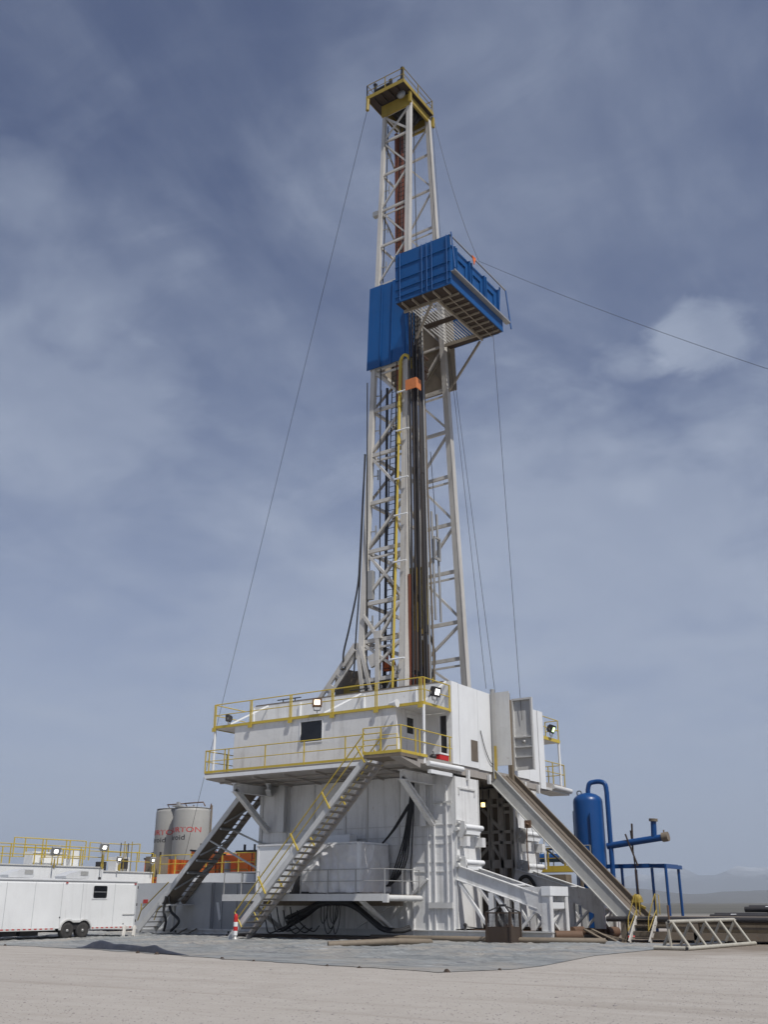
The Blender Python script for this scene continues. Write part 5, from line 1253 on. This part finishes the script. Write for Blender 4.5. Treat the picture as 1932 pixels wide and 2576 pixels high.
# ================================================================== TANKS AT THE LEFT
def tanks():
    T = thing('steel_tank_skid', (-17.5, 1.5, 0), 'grey painted steel tank on a skid behind the covered stair', 'tank')
    m = MB(); m.box(-21.2, -15.5, .75, 3.2, .3, 2.6); m.build('tank_wall', GREYP2, T)
    m = MB(); m.box(-15.48, -12.2, .95, 3.2, .3, 2.58); m.build('tank_wall', GREYP, T)
    m = MB()
    for x in (-15.52, -14.9, -13.9): m.box(x, x + .05, .70 if x < -15.5 else .90, .748 if x < -15.5 else .948, .3, 2.5)
    m.build('wall_seam', GREYP, T)
    m = MB(); m.box(-21.2, -12.2, .73, .95, .02, .29); m.box(-21.2, -12.2, .65, .73, .22, .3); m.build('skid', WHITE, T)
    m = MB()
    for x in (-20.7, -18.0, -14.2): m.box(x, x + .1, .71, .729, .08, .2)
    m.build('skid_slot', DARK, T)
    m = MB(); m.box(-20.6, -20.25, .72, .748, 1.55, 1.75); m.build('placard', REDT, T)
    m = MB(); m.prism([(-15.3, .91, 1.6), (-15.1, .91, 1.6), (-14.9, .91, .8), (-15.05, .91, .7)], (0, .03, 0)); m.build('bright_plate', CLEAN, T)
    for x in (-17.0, -16.3):
        tag(MB().bar((x, .62, .3), (x - .35, .25, .02), .14, .06).build('loose_plank', BRWN, None, (x, .62, .2)), 'short brown plank leaning on the tank skid', 'plank', 'planks leaning on the tank skid')
    T = thing('mud_tank', (-26.2, -2, 0), 'long white mud tank with yellow catwalk railings behind the trailer', 'tank')
    m = MB(); m.box(-28, -25, -18, 1.40, .3, 3.50); m.build('tank_wall', CLEAN, T)
    m = MB(); m.box(-28, -25.02, 1.41, 5.5, .3, 3.30); m.box(-24.98, -24.9, 1.36, 1.44, .3, 3.45); m.build('tank_wall', CLEAN, T)
    m = MB(); m.box(-28, -24.95, -18, 1.38, 3.501, 3.56); m.box(-28, -24.96, 1.42, 5.55, 3.301, 3.36); m.build('deck', GREYW, T)
    def rail(pts, h=1.1, sp=1.65, r=.028): railing(T, pts, YEL, h, r, sp)
    rail([(-25.02, -18, 3.5), (-25.02, 1.35, 3.5)]); rail([(-27.9, -18, 3.5), (-27.9, 1.35, 3.5)])
    rail([(-25.05, 1.5, 3.35), (-25.05, 5.5, 3.35)], 1.1, 1.3)
    rail([(-26.6, -3.0, 4.0), (-26.6, 1.4, 4.0)], 1.05, 1.3); rail([(-26.0, -4.2, 3.95), (-26.0, -.3, 3.95)], 1.05, 2.0)
    rail([(-27.4, 2.4, 4.0), (-27.4, 5.4, 4.0), (-26.2, 5.4, 4.0)], 1.05, 1.5)
    rail([(-25.6, .4, 3.52), (-25.6, -1.8, 3.52), (-26.5, -1.8, 3.52)], .95, .8)
    m = MB(); m.bar((-24.94, 5.55, 2.6), (-24.94, 5.55, 4.4), .05); m.build('post', YEL, T)
    m = MB(); m.box(-27.6, -26.8, -2.2, .2, 3.56, 4.35); m.box(-27.5, -26.9, .6, 1.2, 3.56, 4.5); m.build('shaker_hopper', CLEAN, T)
    m = MB(); m.box(-27.4, -26.7, 4.0, 5.1, 3.37, 4.25); m.build('shaker', WHITE, T)
    m = MB(); m.box(-26.69, -26.6, 4.2, 4.9, 3.55, 4.15); m.build('motor', DARK, T); m = MB(); m.box(-26.5, -26.1, 2.2, 2.7, 3.37, 3.9); m.build('motor', DARK, T)
    for k in range(4):
        m = MB(); m.tube([(-25.4, 3.1 + .3 * k, 3.36), (-25.4, 3.1 + .3 * k, 5.0 + .1 * (k % 2))], .03, 6); m.build('valve_stem', YELOLD if k % 2 else DARK, T)
    m = MB(); m.box(-25.9, -25.2, 5.7, 7.0, 3.1, 4.3); m.build('control_box', BRWN, T)
    T = thing('round_front_tank', (-20, 7, 0), 'white tank with rounded corner and yellow rails behind the covered stair', 'tank')
    m = MB(); m.prism([(-24.8, 9, .3), (-24.8, 5.7, .3), (-17.6, 5.7, .3), (-17.0, 5.85, .3), (-16.6, 6.3, .3), (-16.5, 9, .3)], (0, 0, 2.93)); m.build('tank_wall', CLEAN, T)
    railing(T, [(-24.7, 5.8, 3.24), (-16.9, 5.8, 3.24)], YEL, 1.1, .028, 1.4)
    m = MB(); m.box(-16.3, -14.6, 5.9, 8, .3, 3.05); m.lathe((-15.5, 5.9, 2.7), [(.5, -.3), (.5, .3)], 16, 'Y'); m.build('end_box', CLEAN, T)
    for i, (x, y, z, s) in enumerate(((-24.7, -2.35, 3.95, .42), (-24.7, 1.15, 4.3, .42), (-24.8, 2.5, 3.8, .27), (-24.8, 5.25, 3.83, .27))):
        floodlight((x, y, z), (.9, -.35, -.5), LAMPW, ['lit floodlight on the mud tank rail, nearest the picture edge', 'lit floodlight highest on the mud tank rail', 'small lit floodlight beside the dark motor on the mud tank', 'small lit floodlight at the right end of the mud tank rail'][i], s, GALV, 'floodlights on the mud tank railings', .42)
        tag(MB().bar((x, y, 3.4), (x, y, z - .1), .06).build('lamp_post', YELOLD, None, (x, y, 3.4)), 'yellow post under a floodlight on the mud tank rail', 'post', 'floodlight posts on the mud tank')
tanks()

def text_on_cylinder(body, c, r, a0, z, h, width, mtl, nm, parent):
    """lettering wrapped round a vertical cylinder, centred on angle a0"""
    cu = bpy.data.curves.new(nm, 'FONT'); cu.body = body; cu.size = 1; cu.extrude = 0; cu.resolution_u = 3
    o = bpy.data.objects.new(nm, cu); COL.objects.link(o)
    dg = bpy.context.evaluated_depsgraph_get(); me = bpy.data.meshes.new_from_object(o.evaluated_get(dg)); bpy.data.objects.remove(o)
    xs = [v.co.x for v in me.vertices]; ys = [v.co.y for v in me.vertices]
    x0, x1, y0, y1 = min(xs), max(xs), min(ys), max(ys); base = BASE[parent.name]
    for v in me.vertices:
        u = ((v.co.x - x0) / (x1 - x0) - .5) * width; a = a0 + u / r
        zz = z + (v.co.y - y0) / (y1 - y0) * h
        v.co = V((c[0] + (r + .015) * math.cos(a), c[1] + (r + .015) * math.sin(a), zz)) - base
    me.materials.clear(); me.materials.append(mtl); me.name = nm
    o = bpy.data.objects.new(nm, me); COL.objects.link(o); o.parent = parent; BASE[o.name] = base
    md = o.modifiers.new('thickness', 'SOLIDIFY'); md.thickness = .02
    return o
def silos():
    for i, (cx_, cy_, top, zt) in enumerate(((-58.7, 40.6, 11.05, 8.3), (-55.1, 39.6, 10.95, 8.42))):
        T = thing('storage_silo', (cx_, cy_, 0), ('grey cylindrical silo with ladder and red lettering, left of the pair', 'pale grey cylindrical silo with red lettering, right of the pair')[i], 'silo')
        r = 1.98 if i == 0 else 1.90
        m = MB(); m.lathe((cx_, cy_, 0), [(.5, 1.2), (r, 3.4), (r, top - .35), (r * .97, top - .12), (r * .6, top + .1), (.2, top + .16)], 48); m.build('shell', SILO, T)
        m = MB(); m.lathe((cx_, cy_, top), [(r * .985, -.05), (r * .985, .0)], 40)
        for k in range(4):
            a = k * PI / 2 + .6; m.bar((cx_ + r * .9 * math.cos(a), cy_ + r * .9 * math.sin(a), 0), (cx_ + r * .9 * math.cos(a), cy_ + r * .9 * math.sin(a), 3.6), .2)
        m.build('support', GALV, T)
        face = math.atan2(-42 - cy_, 24.3 - cx_)
        word = ''.join(('HALLI', 'BURTON'))
        text_on_cylinder(word, (cx_, cy_), r, face - math.radians(75 if i else 80), zt, .52, 7.1, REDT, 'lettering', T)
        text_on_cylinder('Baroid', (cx_, cy_), r, face - math.radians(60 if i else 62), zt - .75, .5, 2.7, BLACKT, 'lettering', T)
        m = MB(); m.tube([(cx_ - .8, cy_, top + .15), (cx_ - .8, cy_ - .4, top + .5), (cx_ + 1.1, cy_ + .4, top + .6), (cx_ + 1.4, cy_ + .4, top + .2)], .07, 7); m.tube([(cx_ + .9 * r, cy_ + .9, top - .1), (cx_ + .95 * r, cy_ + .9, top + .45)], .07, 7)
        m.build('vent_pipe', RUST, T)
        if i == 0:
            a = face - math.radians(-8) ; px, py = cx_ + (r + .25) * math.cos(a), cy_ + (r + .25) * math.sin(a); sx, sy = -math.sin(a), math.cos(a)
            m = MB()
            for k in (-.28, .28): m.bar((px + sx * k, py + sy * k, 1), (px + sx * k, py + sy * k, top + .3), .09)
            for k in range(30): m.bar((px - sx * .28, py - sy * .28, 1.2 + k * .33), (px + sx * .28, py + sy * .28, 1.2 + k * .33), .06)
            m.build('ladder', GALV, T)
            m = MB(); m.box(px - .5, px + .5, py - .4, py + .4, top + .1, top + .25); m.bar((px, py, top + .25), (px, py, top + .6), .3); m.build('ladder_head', GALV, T)
        else:
            a = face + math.radians(82); px, py = cx_ + (r + .12) * math.cos(a), cy_ + (r + .12) * math.sin(a)
            m = MB(); m.tube([(px, py, 1), (px, py, top + .3)], .1, 8); m.build('fill_pipe', BRWN, T)
silos()
def orange_boxes():
    def box(x0, x1, y0, y1, zt, label, slope=0.):
        T = thing('orange_tank', ((x0 + x1) / 2, y0, 0), label, 'tank')
        m = MB(); m.prism([(x0, y0, .4), (x1, y0, .4), (x1, y0, zt - slope), (x0 + (x1 - x0) * .35, y0, zt), (x0, y0, zt)], (0, y1 - y0, 0)); m.build('tank_shell', ORANGE, T)
        m = MB()
        n = max(2, round((x1 - x0) / .9))
        for k in range(1, n): x = x0 + (x1 - x0) * k / n; m.box(x - .04, x + .04, y0 - .08, y0 - .003, .5, zt - .5)
        m.build('stiffener', ORANGE, T)
        m = MB(); m.bar((x0 - .05, y0 - .02, zt + .05), (x1 + .05, y0 - .02, zt + .05 - slope), .12, .12); m.bar((x0 + .2 * (x1 - x0), y0 + .3, zt), (x0 + .2 * (x1 - x0), y0 + .3, zt + .5), .12); m.bar((x0 + .6 * (x1 - x0), y0 + .3, zt - slope), (x0 + .6 * (x1 - x0), y0 + .3, zt + .5), .1)
        m.build('top_pipe', DARK, T)
        m = MB()
        for k in (-.2, .2): m.bar((x1 - .5 + k, y0 - .15, .5), (x1 - .5 + k, y0 - .15, zt), .04)
        for k in range(12): m.bar((x1 - .7, y0 - .15, .7 + k * .33), (x1 - .3, y0 - .15, .7 + k * .33), .03)
        m.build('ladder', DARK, T)
        return T
    T = box(-28.6, -25.4, 12.5, 15, 4.95, 'orange steel tank with sloped top seen under the covered stair', .35)
    m = MB(); m.box(-25.6, -25.2, 12.2, 12.48, 2.6, 3.1); m.build('pump_box', DARK, T)
    T = box(-24.1, -21.9, 12.2, 14.6, 4.75, 'orange steel tank standing just left of the white shed')
    m = MB(); m.tube([(-24.5, 11.8, .5), (-24.5, 11.8, 4.2)], .22, 10); m.build('filter_pipe', GALV, T)
    box(-32.6, -30.6, 12, 14.5, 4.45, 'orange tank mostly hidden behind the mud tank railing')
    T = thing('blue_pump', (-24, 11, 0), 'small blue pump before the right orange tank', 'pump')
    m = MB(); m.lathe((-24.6, 11.0, 2.2), [(.2, -.1), (.4, 0), (.4, .8), (.2, .9)], 14, 'X'); m.build('pump_body', BLUET, T)
    m = MB(); m.box(-24.9, -23.4, 10.6, 11.4, .1, 1.8); m.build('pump_stand', WHITE, T)
    T = thing('yellow_railing', (-22, 10.5, 0), 'yellow railing crossing before the orange tanks', 'railing')
    railing(T, [(-28.8, 11.2, 2.9), (-22.2, 11.2, 2.9)], YELOLD, .72, .025, 2.4, mid=False)
    m = MB(); m.box(-29, -22, 11.15, 11.8, 2.75, 2.89); m.build('walkway', GREYW, T)
    m = MB(); m.box(-28.9, -22.1, 11.3, 11.7, .0, 2.749); m.build('walkway_wall', CLEAN, T)
orange_boxes()

# ================================================================== BLUE SEPARATOR AND FRAME AT THE RIGHT
def separator():
    cx_, cy_, r = 1.36, 12.3, .81
    T = thing('gas_separator', (cx_, cy_, 0), 'tall blue cylindrical gas separator tank with domed top and looping vent pipe', 'separator tank')
    m = MB(); m.lathe((cx_, cy_, 0), [(r, .3), (r, 6.75)] + [(r * math.cos(a), 6.75 + .5 * math.sin(a)) for a in (.3, .6, .9, 1.2, 1.45)], 40); m.build('shell', BLUET, T)
    m = MB(); m.tube([(cx_ + .1, cy_ - .1, 7.15)] + smooth_pts([(cx_ + .1, cy_ - .1, 7.4), (cx_ + .22, cy_ - .1, 7.72), (cx_ + .45, cy_, 7.8), (cx_ + .8, cy_, 7.8), (cx_ + 1.08, cy_, 7.65), (cx_ + 1.15, cy_, 7.2)], 5) + [(cx_ + 1.15, cy_, 1.0)], .13, 14); m.build('vent_pipe', BLUET, T)
    m = MB(); m.tube(smooth_pts([(cx_ - .72, cy_ + .1, 6.2), (cx_ - .88, cy_ + .1, 6.15), (cx_ - .92, cy_ + .1, 5.9), (cx_ - .92, cy_ + .1, 1.0)], 4), .06, 10); m.build('side_pipe', BLUET, T)
    m = MB(); a = math.radians(-62); m.tube([(cx_ + (r + .1) * math.cos(a), cy_ + (r + .1) * math.sin(a), .4), (cx_ + (r + .1) * math.cos(a), cy_ + (r + .1) * math.sin(a), 6.1)], .06, 10); m.build('side_pipe', BLUET, T)
    m = MB(); m.tube(smooth_pts([(cx_ - .45, cy_ - .3, 7.05), (cx_ - .45, cy_ - .3, 7.3), (cx_ - .25, cy_ - .3, 7.32), (cx_ - .2, cy_ - .3, 7.15)], 4), .03, 7); m.build('lifting_eye', DARK, T)
    m = MB(); m.tube([(cx_ + .95, cy_, 4.42), (cx_ + 4.0, cy_ + .1, 4.78)], .17, 16); m.tube([(cx_ + 3.55, cy_ + .08, 4.72), (cx_ + 3.6, cy_ + .08, 5.65)], .15, 14); m.build('flow_pipe', BLUET, T)
    m = MB(); m.tube([(cx_ + 4.0, cy_ + .1, 4.78), (cx_ + 4.32, cy_ + .1, 4.82)], .24, 16); m.tube([(cx_ + 3.595, cy_ + .08, 5.6), (cx_ + 3.603, cy_ + .08, 5.74)], .23, 14); m.tube([(cx_ + 4.1, cy_ + .1, 4.9), (cx_ + 4.1, cy_ + .1, 5.15)], .04, 8); m.build('flange', BRWN, T)
    m = MB(); m.bar((cx_ + 2.2, cy_ + .3, 5.2), (cx_ + 2.5, cy_ + .2, .4), .055); m.bar((cx_ + 2.05, cy_ - .1, 5.0), (cx_ + 2.6, cy_ - .1, 3.4), .07); m.bar((cx_ + 2.32, cy_ + .28, 5.55), (cx_ + 2.25, cy_ + .28, 4.2), .08); m.build('pipe_prop', DARKR, T)
    m = MB(); m.tube([(cx_ - 3.0, cy_ - 1.2, 3.85), (cx_ - .6, cy_ - .5, 3.85)], .22, 14); m.tube([(cx_ - 3.0, cy_ - 1.0, 4.3), (cx_ - .6, cy_ - .4, 4.35)], .07, 8); m.build('flow_pipe', BLUET, T)
    # blue frame
    F_ = thing('steel_table', (4.2, 14, 0), 'blue steel table on thin legs right of the separator tank', 'table')
    m = MB(); m.box(1.8, 4.3, 12.95, 13.05, 3.30, 3.52); m.bar((4.3, 13.0, 3.41), (5.3, 12.6, 3.36), .1, .2); m.bar((5.3, 12.6, 3.36), (5.2, 15.4, 3.36), .1, .2); m.box(1.8, 5.1, 13.06, 15.2, 3.45, 3.5); m.build('frame_top', BLUET, F_)
    for x, y in ((2.75, 13.0), (4.42, 13.0), (5.3, 12.62), (2.7, 15.2), (5.1, 15.2)):
        m = MB(); m.tube([(x, y, 0), (x, y, 3.3)], .075, 10); m.build('leg', BLUET, F_)
    # yellow work platform between rig and separator
    P = thing('yellow_platform', (.2, 10.4, 0), 'yellow railed work platform behind the right support tower', 'platform')
    m = MB(); m.box(-1.2, 1.7, 10.2, 11.4, 3.1, 3.2); m.build('deck', YELOLD, P)
    m = MB(); m.box(-1.2, 1.7, 10.15, 10.19, 3.1, 3.4); m.build('toe_board', YEL, P)
    railing(P, [(-1.2, 10.2, 3.2), (1.7, 10.2, 3.2)], YELOLD, 1.1, .03, 1.0, post_w=.09)
    railing(P, [(-1.2, 11.4, 3.2), (1.7, 11.4, 3.2)], GALV, 1.25, .025, .8)
    for x in (-1.0, 1.5):
        m = MB(); m.box(x, x + .12, 10.3, 10.42, 0, 3.099); m.build('leg', BRWN, P)
    m = MB(); m.box(-1.3, 1.1, 9.4, 10.1, 1.9, 2.95); m.build('valve_skid', BRWN, P)
    cable('kelly_hose', smooth_pts([(-.9, 9.4, 4.6), (-.6, 9.4, 5.2), (.0, 9.4, 5.35), (.5, 9.3, 5.2), (.75, 9.2, 4.7)], 6), .075, RUBBER, 'black hose arching above the yellow platform', 'hose')
    cable('kelly_hose', smooth_pts([(-1.0, 9.6, 3.4), (-.95, 9.6, 4.2), (-.5, 9.6, 4.45), (.1, 9.7, 4.1), (.8, 9.9, 3.5)], 6), .055, RUBBER, 'black hose draped over the yellow platform rail', 'hose')
    L_ = thing('warning_beacon', (-1.05, 9.3, 2.9), 'red and white beacon under the yellow platform edge', 'beacon')
    m = MB(); m.lathe((-1.05, 9.25, 3.08), [(.11, 0), (.11, .2), (.06, .26)], 14); m.build('lens', RED, L_)
    m = MB(); m.box(-1.2, -.9, 9.1, 9.4, 2.96, 3.07); m.build('base', CLEAN, L_)
    m = MB(); m.tube([(.9, 9.0, 5.05), (-1.3, 9.2, 5.05)], .09, 10); m.tube([(.1, 9.1, 5.05), (.15, 9.1, 3.2)], .05, 8)
    q = m.build('drain_pipe', GREYW, P)
separator()

# ================================================================== SKY, SUN, AIR, CAMERA
SUN = V((.50, -.20, .82)).normalized()
el = math.asin(SUN.z); az = math.atan2(SUN.x, SUN.y)
ld = bpy.data.lights.new('sun', 'SUN'); ld.energy = 3.95; ld.angle = math.radians(.5); ld.color = (1, .965, .91)
lo = bpy.data.objects.new('sun', ld); COL.objects.link(lo); lo.rotation_euler = SUN.to_track_quat('Z', 'Y').to_euler(); lo.location = (30, -30, 60)
w = bpy.data.worlds.new('World'); sc.world = w; w.use_nodes = True
nt = w.node_tree; N = nt.nodes; L = nt.links
bg = N['Background']; bg.inputs['Strength'].default_value = .10
sky = N.new('ShaderNodeTexSky'); sky.sky_type = 'NISHITA'; sky.sun_disc = False
sky.sun_elevation = el; sky.sun_rotation = az; sky.altitude = 1500; sky.air_density = 1.0; sky.dust_density = .6; sky.ozone_density = 1.2
tc = N.new('ShaderNodeTexCoord'); sep = N.new('ShaderNodeSeparateXYZ'); L.new(tc.outputs['Generated'], sep.inputs[0])
def M_(op, a, b=0., c=None):
    m = N.new('ShaderNodeMath'); m.operation = op
    for i, q in enumerate((a, b) if c is None else (a, b, c)):
        if isinstance(q, (int, float)): m.inputs[i].default_value = q
        else: L.new(q, m.inputs[i])
    return m.outputs[0]
# clouds lie on a high layer: project the direction on a plane overhead
zz = M_('ADD', M_('MAXIMUM', sep.outputs[2], 0.), .16)
cmb = N.new('ShaderNodeCombineXYZ'); L.new(M_('DIVIDE', sep.outputs[0], zz), cmb.inputs[0]); L.new(M_('DIVIDE', sep.outputs[1], zz), cmb.inputs[1])
mp = N.new('ShaderNodeMapping'); mp.inputs['Rotation'].default_value = (0, 0, math.radians(-40)); mp.inputs['Scale'].default_value = (1.0, .62, 1); L.new(cmb.outputs[0], mp.inputs[0])
big_ = ramp(nt, noise_tex(nt, mp.outputs[0], .9, 6, .55, .4), [(.33, 0), (.70, 1)])
mid_ = ramp(nt, noise_tex(nt, mp.outputs[0], 2.6, 10, .58, .35), [(.42, 0), (.70, 1)])
mp2 = N.new('ShaderNodeMapping'); mp2.inputs['Rotation'].default_value = (0, 0, math.radians(30)); mp2.inputs['Scale'].default_value = (.8, 1.5, 1); mp2.inputs['Location'].default_value = (3.1, 1.7, 0); L.new(cmb.outputs[0], mp2.inputs[0])
fine_ = ramp(nt, noise_tex(nt, mp2.outputs[0], 5.5, 10, .62, .5), [(.42, 0), (.74, 1)])
soft = noise_tex(nt, cmb.outputs[0], 11.0, 10, .62, .5)
soft2 = noise_tex(nt, cmb.outputs[0], 3.6, 9, .58, .4)
def puff(d, r, amt, edge=.5, src=None, sh=(.1, .65)):
    """a cloud in one part of the sky, its outline broken by noise"""
    sb = N.new('ShaderNodeVectorMath'); sb.operation = 'SUBTRACT'; L.new(tc.outputs['Generated'], sb.inputs[0]); sb.inputs[1].default_value = d
    ml = N.new('ShaderNodeVectorMath'); ml.operation = 'MULTIPLY'; L.new(sb.outputs[0], ml.inputs[0]); ml.inputs[1].default_value = (1, 1, 1.7)
    v = N.new('ShaderNodeVectorMath'); v.operation = 'LENGTH'; L.new(ml.outputs[0], v.inputs[0])
    q = M_('SUBTRACT', 1.0, M_('DIVIDE', v.outputs['Value'], r))
    q = M_('ADD', q, M_('MULTIPLY', M_('SUBTRACT', src or soft2, .5), edge * 2.4))
    return M_('MULTIPLY', ramp(nt, q, [(sh[0], 0), (sh[1], 1)]), amt)
cl = M_('ADD', M_('MULTIPLY', big_, .12), M_('MULTIPLY', mid_, M_('ADD', .15, M_('MULTIPLY', big_, .36))))
cl = M_('ADD', cl, M_('MULTIPLY', fine_, M_('ADD', .05, M_('MULTIPLY', mid_, .26))))
for args in (((-.215, .846, .489), .062, .46, .55, soft, (.05, .42)), ((-.235, .84, .489), .040, .30, .55, soft, (.05, .5)), ((-.280, .832, .478), .040, .34, .7, soft, (.1, .6)), ((-.255, .842, .470), .022, .25, .7, soft, (.1, .6)), ((-.301, .881, .366), .030, .28, .6, soft, (.05, .6)), ((-.215, .885, .41), .04, .22, .6, soft, (.05, .6)),
             ((-.683, .43, .59), .075, .24, .7, soft2), ((-.692, .506, .514), .10, .20, .8, soft2),
             ((-.743, .509, .435), .20, .34, .9, soft2), ((-.60, .76, .26), .26, .26, 1.0, soft2), ((-.34, .885, .30), .36, .44, .9, soft2), ((-.257, .73, .634), .36, .12, .9, soft2), ((-.50, .80, .33), .34, .10, .8, soft2)):
    p_ = puff(*args)
    cl = M_('ADD', cl, M_('MULTIPLY', p_, M_('SUBTRACT', 1.0, cl)))
low = ramp(nt, sep.outputs[2], [(.0, .86), (.12, .68), (.26, .36), (.42, .10), (.62, 0)])
cl = M_('MINIMUM', M_('ADD', cl, M_('MULTIPLY', low, M_('SUBTRACT', 1.0, cl))), 1.0)
dim = mixc(nt, 1.0, sky.outputs[0], (.47, .48, .62), 'MULTIPLY')
col = mixc(nt, cl, dim, (3.6, 4.1, 5.1))
L.new(col, bg.inputs['Color'])

# the air: thin even haze between the camera and the hills
hz = MB().box(-17600, 17600, -17600, 17600, -12, 1050)
hm = bpy.data.materials.new('thin_haze'); hm.use_nodes = True
hn = hm.node_tree; hn.nodes.remove(hn.nodes['Principled BSDF'])
pv = hn.nodes.new('ShaderNodeVolumePrincipled'); pv.inputs['Color'].default_value = (.76, .86, 1, 1); pv.inputs['Density'].default_value = .000115; pv.inputs['Anisotropy'].default_value = .0
hn.links.new(pv.outputs[0], hn.nodes['Material Output'].inputs['Volume'])
tag(hz.build('haze', hm), kind='stuff', label='thin bluish haze in the air over the plain', cat='haze')

cam = bpy.data.cameras.new('camera'); co = bpy.data.objects.new('camera', cam); COL.objects.link(co)
co.location = (24.307, -42.007, 1.6); co.rotation_euler = (math.radians(90 + 21.0616), 0, math.radians(33.9))
cam.sensor_fit = 'VERTICAL'; cam.sensor_height = 24; cam.lens = 24 * 2550 / 2576
cam.clip_start = .1; cam.clip_end = 80000
sc.camera = co
vs = sc.view_settings; vs.view_transform = 'Standard'; vs.look = 'None'; vs.gamma = 1; vs.exposure = .24
